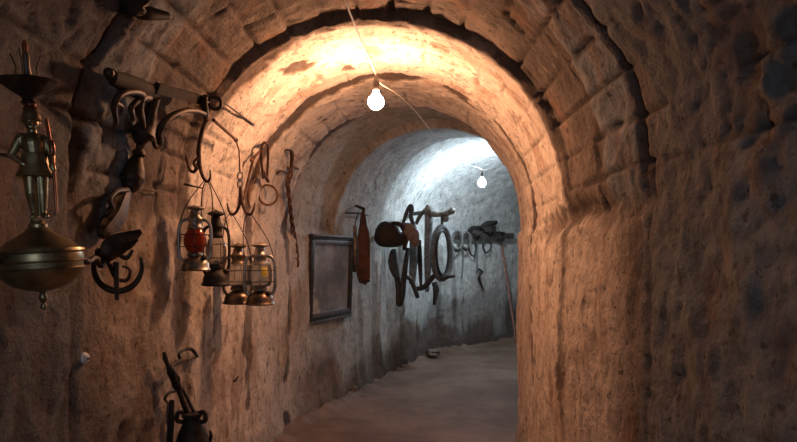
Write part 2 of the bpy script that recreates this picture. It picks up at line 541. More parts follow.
# ------------------------------------------------------------------ mesh helpers
def cat(pts, n=6, closed=False):
    """smooth curve through points"""
    p = [Vector(a) for a in pts]
    if closed:
        p = [p[-1]] + p + [p[0], p[1]]
    else:
        p = [2 * p[0] - p[1]] + p + [2 * p[-1] - p[-2]]
    out = []
    for i in range(1, len(p) - 2):
        a, b, c, d = p[i - 1], p[i], p[i + 1], p[i + 2]
        for k in range(n):
            t = k / n
            out.append(0.5 * ((2 * b) + (c - a) * t + (2 * a - 5 * b + 4 * c - d) * t * t + (3 * b - a - 3 * c + d) * t ** 3))
    if not closed:
        out.append(p[-2])
    return out


def lerp_list(vals, m):
    x = np.linspace(0, len(vals) - 1, m)
    return list(np.interp(x, range(len(vals)), vals))


class MB:
    def __init__(self):
        self.v, self.f = [], []

    def add(self, vs, fs):
        b = len(self.v)
        self.v += [Vector(x) for x in vs]
        self.f += [tuple(i + b for i in f) for f in fs]
        return self

    def lathe(self, prof, mat=None, seg=24, lobes=0, amp=0.0):
        mat = mat or Matrix()
        vs, fs = [], []
        n = len(prof)
        for k in range(seg):
            a = 2 * PI * k / seg
            g = 1 + amp * math.cos(lobes * a) if lobes else 1
            for r, z in prof:
                vs.append(mat @ Vector((max(r, 1e-4) * g * math.cos(a), max(r, 1e-4) * g * math.sin(a), z)))
        for k in range(seg):
            k2 = (k + 1) % seg
            for i in range(n - 1):
                fs.append((k * n + i, k2 * n + i, k2 * n + i + 1, k * n + i + 1))
        if prof[0][0] > 1e-4 and prof[0] != prof[-1]:
            fs.append(tuple(k * n for k in range(seg))[::-1])
        if prof[-1][0] > 1e-4 and prof[0] != prof[-1]:
            fs.append(tuple(k * n + n - 1 for k in range(seg)))
        return self.add(vs, fs)

    def sweep(self, pts, r, seg=10, closed=False, flat=1.0, up=None, square=False, flute=0):
        """tube along pts; r one radius or a list; flat squashes across `up`"""
        p = [Vector(a) for a in pts]
        n = len(p)
        rr = [r] * n if isinstance(r, (int, float)) else lerp_list(r, n)
        tg = []
        for i in range(n):
            a = p[(i - 1) % n] if (closed or i > 0) else p[i]
            b = p[(i + 1) % n] if (closed or i < n - 1) else p[i]
            t = b - a
            tg.append(t.normalized() if t.length > 1e-9 else Vector((0, 0, 1)))
        u = Vector(up) if up is not None else Vector((0.31, 0.17, 0.93))
        vs = []
        side = None
        for i in range(n):
            t = tg[i]
            if up is not None or side is None:
                s = t.cross(u)
                if s.length < 0.05:
                    s = t.cross(Vector((1, 0.1, 0)))
            else:
                s = side - t * side.dot(t)
            s.normalize()
            side = s
            b = s.cross(t).normalized()
            for k in range(seg):
                a = 2 * PI * (k + (0.5 if square else 0)) / seg
                g = (1 / max(abs(math.cos(a)), abs(math.sin(a)))) * 0.999 if square else 1
                if flute:
                    g = 1 + 0.12 * math.cos(flute * a)
                vs.append(p[i] + s * (math.cos(a) * g * rr[i]) + b * (math.sin(a) * g * rr[i] * flat))
        fs = []
        for i in range(n if closed else n - 1):
            j = (i + 1) % n
            for k in range(seg):
                k2 = (k + 1) % seg
                fs.append((i * seg + k, i * seg + k2, j * seg + k2, j * seg + k))
        if not closed:
            fs.append(tuple(range(seg))[::-1])
            fs.append(tuple((n - 1) * seg + k for k in range(seg)))
        return self.add(vs, fs)

    def box(self, mat, sx, sy, sz, ch=0.0):
        bm = bmesh.new()
        bmesh.ops.create_cube(bm, size=1.0)
        for v in bm.verts:
            v.co = Vector((v.co.x * sx, v.co.y * sy, v.co.z * sz))
        if ch:
            bmesh.ops.bevel(bm, geom=bm.edges[:], offset=ch, segments=2, affect='EDGES', profile=0.6)
        bm.verts.index_update()
        self.add([mat @ v.co for v in bm.verts], [tuple(v.index for v in f.verts) for f in bm.faces])
        bm.free()
        return self

    def ball(self, c, r, mat=None, seg=14, rough=0.0, seed=0):
        mat = mat or Matrix()
        if isinstance(r, (int, float)):
            r = (r, r, r)
        vs, fs = [], []
        rings = seg // 2 + 1
        vs.append(Vector((0, 0, -1)))
        for i in range(1, rings):
            ph = -PI / 2 + PI * i / rings
            for k in range(seg):
                a = 2 * PI * k / seg
                vs.append(Vector((math.cos(ph) * math.cos(a), math.cos(ph) * math.sin(a), math.sin(ph))))
        vs.append(Vector((0, 0, 1)))
        for k in range(seg):
            fs.append((0, 1 + (k + 1) % seg, 1 + k))
        for i in range(rings - 2):
            for k in range(seg):
                a, b = 1 + i * seg, 1 + (i + 1) * seg
                k2 = (k + 1) % seg
                fs.append((a + k, a + k2, b + k2, b + k))
        t = len(vs) - 1
        a = 1 + (rings - 2) * seg
        for k in range(seg):
            fs.append((a + k, a + (k + 1) % seg, t))
        o = []
        for q in vs:
            g = 1 + rough * mnoise.noise(q * 1.6 + Vector((seed * 3.1, seed, 7))) if rough else 1
            o.append(Vector(c) + mat @ Vector((q.x * r[0] * g, q.y * r[1] * g, q.z * r[2] * g)))
        return self.add(o, fs)

    def prism(self, poly, th, o, ax, ay):
        """outline poly (metres) in the plane ax,ay at o, thickness th centred on the plane"""
        ax, ay = Vector(ax).normalized(), Vector(ay).normalized()
        nn = ax.cross(ay).normalized()
        n = len(poly)
        vs = [Vector(o) + ax * x + ay * y + nn * (th / 2) for x, y in poly] + [Vector(o) + ax * x + ay * y - nn * (th / 2) for x, y in poly]
        fs = [tuple(range(n)), tuple(range(2 * n - 1, n - 1, -1))] + [(i, i + n, (i + 1) % n + n, (i + 1) % n) for i in range(n)]
        return self.add(vs, fs)

    def build(self, name, mat, parent=None, label=None, sharp=42):
        r = parent
        while r is not None and r.parent is not None:
            r = r.parent
        inv = r.matrix_basis.inverted() if r is not None else Matrix()
        if r is None:
            # put the origin of a one-mesh thing at the middle of its foot
            lo = Vector((min(v.x for v in self.v), min(v.y for v in self.v), min(v.z for v in self.v)))
            hi = Vector((max(v.x for v in self.v), max(v.y for v in self.v), max(v.z for v in self.v)))
            base = Vector(((lo.x + hi.x) / 2, (lo.y + hi.y) / 2, lo.z))
            inv = Matrix.Translation(-base)
        me = bpy.data.meshes.new(name)
        me.from_pydata([tuple(inv @ v) for v in self.v], [], self.f)
        bm = bmesh.new(); bm.from_mesh(me)
        bmesh.ops.recalc_face_normals(bm, faces=bm.faces)
        bm.to_mesh(me); bm.free()
        me.polygons.foreach_set('use_smooth', [True] * len(me.polygons))
        me.set_sharp_from_angle(angle=math.radians(sharp))
        me.materials.append(mat)
        o = bpy.data.objects.new(name, me)
        C.objects.link(o)
        if r is None:
            o.location = base
        if parent is not None:
            o.parent = parent
        if label:
            o['label'] = label
        return o


def tag(o, label, category, group=None):
    o['label'] = label
    o['category'] = category
    if group:
        o['group'] = group
    return o


def thing(name, label, category, loc, rot=(0, 0, 0), group=None):
    o = bpy.data.objects.new(name, None)
    o.empty_display_size = 0.05
    C.objects.link(o)
    o.location = loc
    o.rotation_euler = rot
    return tag(o, label, category, group)


def struct(name, mb, mat):
    o = mb.build(name, mat)
    o['kind'] = 'structure'
    return o


def axis_mat(o, z, x=None):
    """matrix with its z axis along z, origin o"""
    z = Vector(z).normalized()
    x = Vector(x) if x is not None else (Vector((1, 0, 0)) if abs(z.x) < 0.8 else Vector((0, 1, 0)))
    y = z.cross(x).normalized()
    x = y.cross(z).normalized()
    m = Matrix((x, y, z)).transposed().to_4x4()
    m.translation = Vector(o)
    return m


# ------------------------------------------------------------------ floor and tunnel ends
def build_floor():
    ss = np.concatenate([np.arange(-3, 3, 0.12), np.arange(3, 12.2, 0.03), np.arange(12.2, 14.01, 0.12)])
    lx, ly, rx, ry, zs, zc = [a[:, None] for a in station(ss)]
    nt = 84
    t = np.linspace(-0.03, 1.03, nt)[None, :]
    p = np.stack([lx + (rx - lx) * t, ly + (ry - ly) * t, 0 * t + 0 * lx], -1).reshape(-1, 3)
    tt = (t + 0 * lx).reshape(-1)
    e = np.minimum(tt, 1 - tt) * 2.0
    p[:, 2] = 0.012 * fbm(p, 1.3, 2, 71) + 0.006 * fbm(p, 7, 3, 72) + 0.0025 * fbm(p, 25, 2, 73)
    p[:, 2] += 0.05 * sst(0.22, 0.0, e + 0.07 * fbm(p, 4, 3, 74)) * (1 + 0.8 * fbm(p, 9, 2, 75))
    mb = MB()
    n = len(ss)
    ids = np.arange(n * nt).reshape(n, nt)
    q = np.stack([ids[:-1, :-1], ids[:-1, 1:], ids[1:, 1:], ids[1:, :-1]], -1).reshape(-1, 4)
    me = bpy.data.meshes.new('floor')
    me.from_pydata(p.tolist(), [], q.tolist())
    me.polygons.foreach_set('use_smooth', [True] * len(me.polygons))
    me.materials.append(M['floor'])
    o = bpy.data.objects.new('floor', me)
    C.objects.link(o)
    o['kind'] = 'structure'


build_floor()


def end_cap(name, k):
    ring = [Vector(a) for a in SHELL[k][::4]]
    c = sum(ring, Vector()) / len(ring)
    mb = MB()
    mb.add(ring + [c], [(i, (i + 1) % len(ring), len(ring)) for i in range(len(ring))])
    struct(name, mb, M['stone'])


end_cap('wall_back', 0)
end_cap('wall_far', -1)

# ------------------------------------------------------------------ lamps on their cable
B1 = P(376, 102, 3.58)
B2 = P(482, 183, 8.7)
B3 = Vector((-0.15, -1.3, 1.85))


def bulb(loc, r, mat, label, capmat, grp='bare bulbs strung along the tunnel', h=0.085):
    root = thing('light_bulb', label, 'light bulb', loc, (0, 0, 0))
    A = Matrix.Translation(loc)
    prof = [(0, -r)] + [(r * math.cos(a), r * math.sin(a)) for a in np.linspace(-PI / 2 + 0.25, 0.75, 12)]
    prof += [(r * 0.52, r * 0.95), (r * 0.36, r * 1.2), (r * 0.33, r * 1.45)]
    MB().lathe(prof, A, 24).build('glass_bulb', mat, root)
    z = r * 1.42
    s = MB().lathe([(0.014, z), (0.019, z + 0.004), (0.021, z + 0.02), (0.021, z + 0.05), (0.017, z + 0.062), (0.012, z + 0.072), (0.008, z + 0.09), (0.0, z + 0.092)], A, 20)
    so = s.build('socket', capmat, root)
    MB().lathe([(0.0225, z + 0.012), (0.0235, z + 0.018), (0.0225, z + 0.024), (0.0225, z + 0.012)], A, 20).build('ring', capmat, so)
    return loc + Vector((0, 0, z + 0.09))


T1 = bulb(B1, 0.047, M['warm'], 'glowing warm bare bulb hanging under the orange vault', M['bakelite'])
T2 = bulb(B2, 0.058, M['cool'], 'glowing cold white bulb far down in the pale gallery', M['bakelite'])
T3 = bulb(B3, 0.05, M['rear'], 'cold white bare bulb hanging behind the viewer', M['bakelite'])
cab = [T3, Vector((-0.15, -1.25, 2.55)), Vector((-0.16, -0.6, 2.60)), P(345, 0, 2.25) + Vector((-0.05, -1.0, 0)), P(345, 0, 2.25), T1 + Vector((-0.012, -0.06, 0.02)), T1]
mb = MB().sweep(cat(cab, 10), 0.0042, 8)
cab = [T1, P(381, 84, 3.75), P(397, 94, 4.05), P(415, 111, 4.6), P(433, 134, 5.6), P(450, 157, 6.8), P(468, 164, 7.8), T2 + Vector((-0.03, -0.1, 0.02)), T2]
mb.sweep(cat(cab, 10), 0.003, 8)
tag(mb.build('electric_cable', M['cable']), 'pale electric cable strung through the air between the bulbs', 'cable')

# ------------------------------------------------------------------ brass hanging lamp with a figure, at the left edge
D1 = 1.66
k1 = D1 / F
base = P(44, 310, D1)
az = -math.atan((44 - CX) / F)
root = thing('hanging_lamp', 'brass hanging lamp with helmeted figure and drip pan, at left edge', 'lamp', base, (0, math.radians(-3.6), az))
A = root.matrix_basis.copy()


def pxprof(pr):
    return [(r * k1, z * k1) for r, z in pr]


MB().lathe(pxprof([(0, 0), (2.5, 1.5), (3.2, 4), (1.8, 7), (3.4, 10), (4.2, 13), (2.6, 17), (4, 20), (7, 22)]), A, 20).build('finial', M['brass'], root)
font = MB().lathe(pxprof([(6, 19), (15, 21), (26, 25.5), (34, 32), (38.5, 38.5), (39.6, 41), (38.0, 42.5), (38.3, 46), (39.3, 52), (38.5, 56.5), (40.5, 58.5), (39.5, 61), (36, 62), (33, 64), (28, 69), (21, 73), (14, 77.5), (8.5, 82.5), (8.5, 85.5), (6, 88), (6.5, 90)]), A, 48).build('font', M['brass'], root)
MB().lathe(pxprof([(39.2, 47.5), (40.6, 48.5), (39.6, 49.5), (38, 48.5), (39.2, 47.5)]), A, 48).build('band', M['brass'], font)
# drip pan and the stub standing in it
pan = MB().lathe(pxprof([(4, 203), (7, 206), (5, 209), (7, 212), (13, 216), (19.5, 221), (24.5, 226), (26.5, 227), (24, 226.6), (18, 222), (10, 217), (0, 215)]), A, 48, lobes=8, amp=0.03).build('drip_pan', M['bronze'], root)
MB().lathe(pxprof([(6, 216), (6.5, 222), (4, 225), (4.2, 236), (3.4, 240), (3.7, 250), (2.2, 256), (0, 258)]), A, 16).build('candle_socket', M['tin'], pan)
MB().lathe(pxprof([(2.2, 256), (2.6, 262), (1.6, 267), (0, 268)]), A, 12).build('wick_tip', M['copper'], pan)
tb = MB()
for a0 in (2.6, 0.5, 4.4):
    c, s_ = math.cos(a0), math.sin(a0)
    tb.sweep([A @ (Vector((c * r * k1, s_ * r * k1, z * k1))) for r, z in ((9, 218), (11, 230), (10, 242), (15, 255))], 0.0022, 6)
tb.build('wire_prongs', M['bronze'], pan)


# the figure: one continuous body grown from joined limbs
def capsule(mb, a, b, ra, rb, seg=12, flat=1.0):
    a, b = Vector(a), Vector(b)
    n = 7
    pts, rs = [], []
    d = (b - a).normalized()
    for i in range(5):
        t = i / 4
        pts.append(a - d * ra * math.cos(t * PI / 2)); rs.append(max(ra * math.sin(t * PI / 2), ra * 0.05))
    for i in range(1, n):
        t = i / n
        pts.append(a.lerp(b, t)); rs.append(ra + (rb - ra) * t)
    for i in range(5):
        t = i / 4
        pts.append(b + d * rb * math.sin(t * PI / 2)); rs.append(max(rb * math.cos(t * PI / 2), rb * 0.05))
    mb.sweep(pts, 1.0, seg, flat=flat)
    # replace radii exactly (lerp_list keeps the list when lengths agree)
    return mb


def capsule2(mb, a, b, ra, rb, seg=12, flat=1.0, up=None):
    a, b = Vector(a), Vector(b)
    d = (b - a).normalized()
    pts, rs = [], []
    for i in range(5):
        t = i / 4
        pts.append(a - d * ra * math.cos(t * PI / 2)); rs.append(max(ra * math.sin(t * PI / 2), ra * 0.08))
    for i in range(1, 7):
        t = i / 7
        pts.append(a.lerp(b, t)); rs.append(ra + (rb - ra) * t)
    for i in range(5):
        t = i / 4
        pts.append(b + d * rb * math.sin(t * PI / 2)); rs.append(max(rb * math.cos(t * PI / 2), rb * 0.08))
    mb.sweep(pts, rs, seg, flat=flat, up=up)


def q(x, y, z):       # lamp-pixel coordinates (x right, y away from the viewer, z up) to world
    return A @ Vector((x * k1, y * k1, z * k1))


fb = MB()
S = lambda v: v * k1
up = A.to_3x3() @ Vector((0, 1, 0))
OX = 1.0
for a, b, ra, rb in [
    ((OX + 0, 0, 140), (OX + 0.5, 0, 152), 9.5, 8.5),      # hips to waist
    ((OX + 0.5, 0, 152), (OX + 0, -0.5, 166), 8.5, 10.5),  # waist to chest
    ((OX - 9, 0, 171), (OX + 9, 0, 170), 5.2, 5.2),        # shoulders
    ((OX + 0, 0, 172), (OX + 0, -1, 180), 4.6, 4.2),       # neck
    ((OX - 4, -1, 138), (OX - 5, -4, 117), 7.2, 5.0),      # thighs
    ((OX + 5, 0, 138), (OX + 5, 0, 117), 7.0, 5.0),
    ((OX - 5, -4, 117), (OX - 3, 0, 97), 5.2, 3.2),        # shins
    ((OX + 5, 0, 117), (OX + 4.5, 1, 97), 5.2, 3.2),
    ((OX - 3, 0, 95), (OX - 5, -6, 93), 3.2, 2.6),         # feet
    ((OX + 4.5, 1, 95), (OX + 7, -5, 93), 3.2, 2.6),
    ((OX - 11, 0, 170), (OX - 19, -1, 154), 4.6, 3.8),     # arm on the hip
    ((OX - 19, -1, 154), (OX - 10, -7, 145), 3.7, 2.8),
    ((OX - 10, -7, 145), (OX - 6, -8, 142), 3.0, 2.2),
    ((OX + 11, 0, 169), (OX + 15, -2, 154), 4.6, 3.7),     # arm on the shaft
    ((OX + 15, -2, 154), (OX + 15, -8, 143), 3.6, 2.7),
    ((OX + 15, -8, 143), (OX + 16, -9, 139), 3.2, 2.6),
    ((OX + 0, -6.5, 186), (OX + 0, -8.0, 184), 1.3, 1.5),  # nose
    ((OX - 2.4, -6.2, 181), (OX + 2.4, -6.2, 181), 1.1, 1.1),  # mouth
]:
    capsule2(fb, q(*a), q(*b), S(ra), S(rb), 12)
R3 = A.to_3x3()
fb.ball(q(OX, -1, 186), (S(6.6), S(7.0), S(8.2)), R3)
fb.ball(q(OX - 2.6, -6.6, 188), S(1.5)); fb.ball(q(OX + 2.6, -6.6, 188), S(1.5))
fb.ball(q(OX - 6.6, -0.5, 186), (S(1.4), S(2.0), S(2.8)), R3); fb.ball(q(OX + 6.6, -0.5, 186), (S(1.4), S(2.0), S(2.8)), R3)
body = fb.build('figure', M['brass'], root)
md = body.modifiers.new('remesh', 'REMESH'); md.mode = 'VOXEL'; md.voxel_size = 0.0022
sm = body.modifiers.new('smooth', 'SMOOTH'); sm.factor = 0.5; sm.iterations = 3
bpy.context.view_layer.update()
dg = bpy.context.evaluated_depsgraph_get()
nm = bpy.data.meshes.new_from_object(body.evaluated_get(dg))
body.modifiers.clear()
body.data = nm
nm.polygons.foreach_set('use_smooth', [True] * len(nm.polygons))
if not nm.materials:
    nm.materials.append(M['brass'])
AT = lambda x, y, z: A @ Matrix.Translation((x * k1, y * k1, z * k1))
MB().lathe(pxprof([(8.6, -1), (9.4, 0), (8.6, 2.5), (8.2, 5), (6.5, 9), (3.5, 11.6), (1.5, 12.3), (2.2, 13.5), (0, 15)]), AT(OX, -0.3, 188.5), 24).build('helmet', M['brass'], body)
MB().lathe(pxprof([(10.2, 14), (11.0, 12), (11.6, 6), (14, -2), (17.5, -9), (16.6, -9.4), (12.5, -2), (10.4, 6), (9.6, 13)]), AT(OX, 0, 142), 28, lobes=9, amp=0.05).build('tunic_skirt', M['brass'], body)
MB().lathe(pxprof([(4, 0), (6, 1), (7, 3.5), (5, 6), (5.5, 8), (4, 10)]), AT(OX, 0, 196.5), 20).build('collar', M['copper'], root)
capm = MB()
capm.sweep([q(OX + 16, -9, 95), q(OX + 16, -9, 150), q(OX + 13, -4, 190)], [0.0045, 0.005, 0.0045], 10)
capm.ball(q(OX + 16, -9, 160), (S(3), S(3), S(9)), R3)
capm.build('shaft', M['copper'], body)
MB().sweep([q(OX - 20, -1, 153), q(OX - 30, 2, 155), q(OX - 42, 6, 153)], [0.006, 0.004, 0.005], 8).build('side_peg', M['bronze'], body)

# scrolled side arm with leaf cup, running along the wall
sa = MB()
sa.sweep(cat([P(82, 257, 1.80), P(88, 262, 1.86), P(95, 258, 1.94), P(101, 266, 2.0), P(104, 258, 2.03)], 8), 0.009, 10)
ringp = [P(118 + 24 * math.cos(a), 266 + 25 * math.sin(a), 2.08 + 0.04 * math.cos(a)) for a in np.linspace(math.radians(215), math.radians(-20), 30)]
sa.sweep(ringp, [0.006, 0.011, 0.012, 0.010, 0.006], 10)
sa.sweep(cat([P(97, 250, 2.02), P(108, 262, 2.06), P(116, 278, 2.08), P(127, 280, 2.1), P(130, 270, 2.1), P(122, 266, 2.09)], 7), [0.010, 0.008, 0.006, 0.004], 8)
sa.sweep(cat([P(104, 262, 2.04), P(114, 252, 2.06), P(126, 258, 2.09), P(133, 250, 2.1)], 7), [0.008, 0.007, 0.009, 0.005], 8)
arm = sa.build('scroll_arm', M['bronze'], root)
lf = MB()
lfp = cat([P(104, 258, 2.02), P(114, 246, 2.05), P(127, 239, 2.08), P(141, 231, 2.11)], 8)
lf.sweep(lfp, [0.020, 0.036, 0.034, 0.024, 0.008], 12, flat=0.55, up=(0.8, -0.6, 0.2), flute=5)
lf.sweep(cat([P(118, 246, 2.06), P(128, 247, 2.08), P(138, 240, 2.1)], 6), [0.018, 0.022, 0.005], 10, flat=0.5)
lf.build('leaf_cup', M['bronze'], arm)
MB().sweep([P(116, 262, 2.07), P(117, 300, 2.07)], [0.010, 0.013, 0.007], 8).build('drop', M['bronze'], arm)
# the other arm, leaving the frame on the left
sa = MB()
sa.sweep(cat([P(8, 258, 1.62), P(0, 262, 1.57), P(-12, 256, 1.52), P(-18, 246, 1.50), P(-10, 243, 1.52)], 7), [0.010, 0.011, 0.010, 0.007, 0.004], 10)
sa.ball(P(6, 258, 1.60), 0.014)
sa.build('scroll_arm', M['bronze'], root)

# ------------------------------------------------------------------ ornate bracket to the right of it
bl = W(130, 100, 0.02)
root = thing('ornate_bracket', 'dark bronze bracket with turned stem, crossbar and scrolls, high on left wall', 'bracket', W(106, 236, 0.05))
bar = MB()
pA, pB = W(112, 76, 0.06), W(202, 100, 0.07)
bar.sweep([pA.lerp(pB, t) for t in np.linspace(0.42, 1, 6)], 0.021, 4, flat=0.55, up=wall_normal(pA), square=True)
bo = bar.build('crossbar', M['sootwood'], root)
cb = MB()
cpt = [W(113, 78, 0.06), W(124, 82, 0.06), W(138, 88, 0.06), W(152, 92, 0.06), W(158, 94, 0.06)]
cb.sweep(cat(cpt, 5), [0.026, 0.036, 0.040, 0.032, 0.022], 10, flat=0.6, up=wall_normal(pA))
cb.build('carved_head', M['sootwood'], root)
kb = MB(); kq = W(109, 73, 0.06)
kb.ball(kq, 0.019); kb.lathe([(0.020, -0.006), (0.024, 0), (0.020, 0.006)], axis_mat(kq.lerp(pA, 0.8), pB - pA), 16)
kb.build('knob', M['bronze'], root)
stem_px = [(153, 97, 6), (151, 108, 5), (149, 118, 6), (146, 127, 8), (143, 134, 10), (141, 139, 7), (141, 143, 4), (140, 149, 3.2), (139, 153, 6), (138, 157, 4), (136, 162, 6), (134, 170, 9), (132, 178, 10), (130, 185, 8), (128, 189, 4.5)]
pts = [W(x, y, 0.065) for x, y, r in stem_px]
rad = [1.2 * r * p_.y / F for (x, y, r), p_ in zip(stem_px, pts)]
mb = MB(); n4 = 5
mb.sweep(cat(pts, n4), list(np.interp(np.linspace(0, len(rad) - 1, len(pts) * n4 - n4 + 1), range(len(rad)), rad)), 16)
st = mb.build('turned_stem', M['bronze'], root)
low_px = [(128, 189, 5), (124, 197, 8), (120, 206, 11), (116, 215, 12), (110, 224, 12), (104, 232, 9), (102, 238, 4)]
pts = [W(x, y, 0.065) for x, y, r in low_px]
rad = [r * p_.y / F for (x, y, r), p_ in zip(low_px, pts)]
mb = MB(); mb.sweep(cat(pts, 5), rad, 14, flat=0.65, up=wall_normal(pts[0]), flute=6)
mb.sweep(cat([W(127, 190, 0.075), W(117, 191, 0.085), W(110, 199, 0.09), W(112, 208, 0.085), W(107, 216, 0.075)], 6), [0.012, 0.010, 0.009, 0.011, 0.006], 8)
mb.build('carved_foot', M['bronze'], root)
mb = MB()
mb.sweep(cat([W(146, 100, 0.07), W(140, 93, 0.09), W(128, 92, 0.10), W(118, 97, 0.10), W(114, 108, 0.095), W(116, 122, 0.085), W(113, 128, 0.08)], 7), [0.013, 0.014, 0.013, 0.012, 0.011, 0.009, 0.004], 10)
mb.sweep(cat([W(116, 103, 0.09), W(122, 107, 0.085), W(121, 115, 0.08)], 6), [0.009, 0.008, 0.003], 8)
mb.build('left_scroll', M['bronze'], root)
mb = MB()
mb.sweep(cat([W(150, 98, 0.075), W(142, 98, 0.085), W(139, 108, 0.085), W(142, 120, 0.08), W(144, 132, 0.07)], 7), [0.012, 0.017, 0.017, 0.013, 0.010], 10)
mb.sweep(cat([W(138, 100, 0.09), W(131, 108, 0.09), W(133, 118, 0.085), W(130, 123, 0.08)], 7), [0.012, 0.011, 0.009, 0.004], 10)
mb.build('acanthus_scroll', M['bronze'], root)
mb = MB()
mb.sweep(cat([W(147, 138, 0.07), W(152, 139, 0.075), W(156, 147, 0.08), W(160, 143, 0.085), W(159, 133, 0.09), W(163, 124, 0.095), W(172, 116, 0.10), W(185, 111, 0.10), W(196, 111, 0.10), W(204, 114, 0.10)], 7), [0.008, 0.009, 0.010, 0.013, 0.015, 0.016, 0.015, 0.014, 0.013, 0.014], 10)
mb.sweep(cat([W(168, 122, 0.10), W(178, 116, 0.11), W(190, 114, 0.11)], 6), [0.004, 0.009, 0.005], 8)
mb.build('long_scroll', M['bronze'], root)
mb = MB()
mb.sweep([W(205, 96, 0.09), W(204, 103, 0.09), W(205, 112, 0.095), W(206, 121, 0.095)], [0.012, 0.018, 0.016, 0.018, 0.010], 12)
clamp = mb.build('clamp', M['bronze'], root)
rc = W(215, 103, 0.10)
mb = MB(); mb.sweep([rc + Vector((0.030 * math.cos(a) * 0.85, 0.030 * math.cos(a) * 0.5, 0.030 * math.sin(a))) for a in np.linspace(0, 2 * PI, 25)[:-1]], 0.0085, 10, closed=True)
mb.sweep([W(206, 102, 0.09), rc + Vector((-0.026, -0.015, 0))], 0.007, 8)
mb.build('eye_ring', M['bronze'], clamp)
for u_ in ((127, 78), (147, 130)):
    MB().sweep([W(u_[0], u_[1], 0.06), W(u_[0], u_[1], -0.05)], 0.008, 8).build('wall_pin', M['iron'], root)

# ------------------------------------------------------------------ lantern hook, rod and double hook
hY = 2.93
mb = MB()
hp = W(206, 119, 0.095)
mb.sweep(cat([hp, P(203, 128, hY - 0.02), P(200, 140, hY), P(198.5, 152, hY), P(199, 160, hY), P(195, 171, hY), P(190, 170, hY), P(187, 160, hY), P(186, 155, hY)], 7), [0.009, 0.010, 0.010, 0.012, 0.009, 0.008, 0.008, 0.006, 0.003], 8)
mb.sweep(cat([P(198.5, 150, hY), P(200, 166, hY), P(203, 177, hY), P(207, 181.5, hY), P(210, 178, hY), P(210, 170, hY)], 7), [0.010, 0.009, 0.008, 0.008, 0.006, 0.003], 8)
mb.sweep(cat([P(199, 156, hY - 0.012), P(194, 163, hY - 0.02), P(198, 170, hY - 0.012)], 6), 0.007, 8)
tag(mb.build('lantern_hook', M['rust']), 'rusty double pronged hook hanging from the end of ornate bracket', 'hook')

mb = MB()
r0 = hp + Vector((0.03, 0.02, 0.0))
k0 = P(236, 140, 3.36)
mb.sweep([r0, r0.lerp(k0, 0.5), k0], [0.009, 0.008, 0.009], 8)
mb.ball(k0, 0.013)
mb.sweep([k0, P(239, 150, 3.40), P(240, 172, 3.40)], 0.0045, 8)
rod = thing('swivel_hook', 'thin iron rod ending in a swivelling two pronged hook, above the clear lantern', 'hook', P(240, 214, 3.4))
mb.build('rod', M['rust'], rod)
mb = MB()
for yy in (176, 184):
    c = P(240, yy, 3.4)
    mb.sweep([c + Vector((0.014 * math.cos(a), 0.004 * math.sin(a), 0.021 * math.sin(a))) for a in np.linspace(0, 2 * PI, 17)[:-1]], 0.005, 8, closed=True)
mb.build('swivel', M['tin'], rod)
for sgn, tip in ((-1, 'left'), (1, 'right')):
    mb = MB()
    mb.sweep(cat([P(240.5, 187, 3.4), P(241 + sgn * 0.8, 200, 3.4), P(241 + sgn * 4, 211, 3.4), P(241 + sgn * 9, 214.5, 3.4), P(241 + sgn * 12, 211, 3.4), P(241 + sgn * 14, 203, 3.4)], 7), [0.010, 0.010, 0.0085, 0.0085, 0.007, 0.003], 8)
    mb.build('prong', M['rust'], rod)

# ------------------------------------------------------------------ hurricane lanterns
LG = 'hurricane lanterns hanging on the left wall'


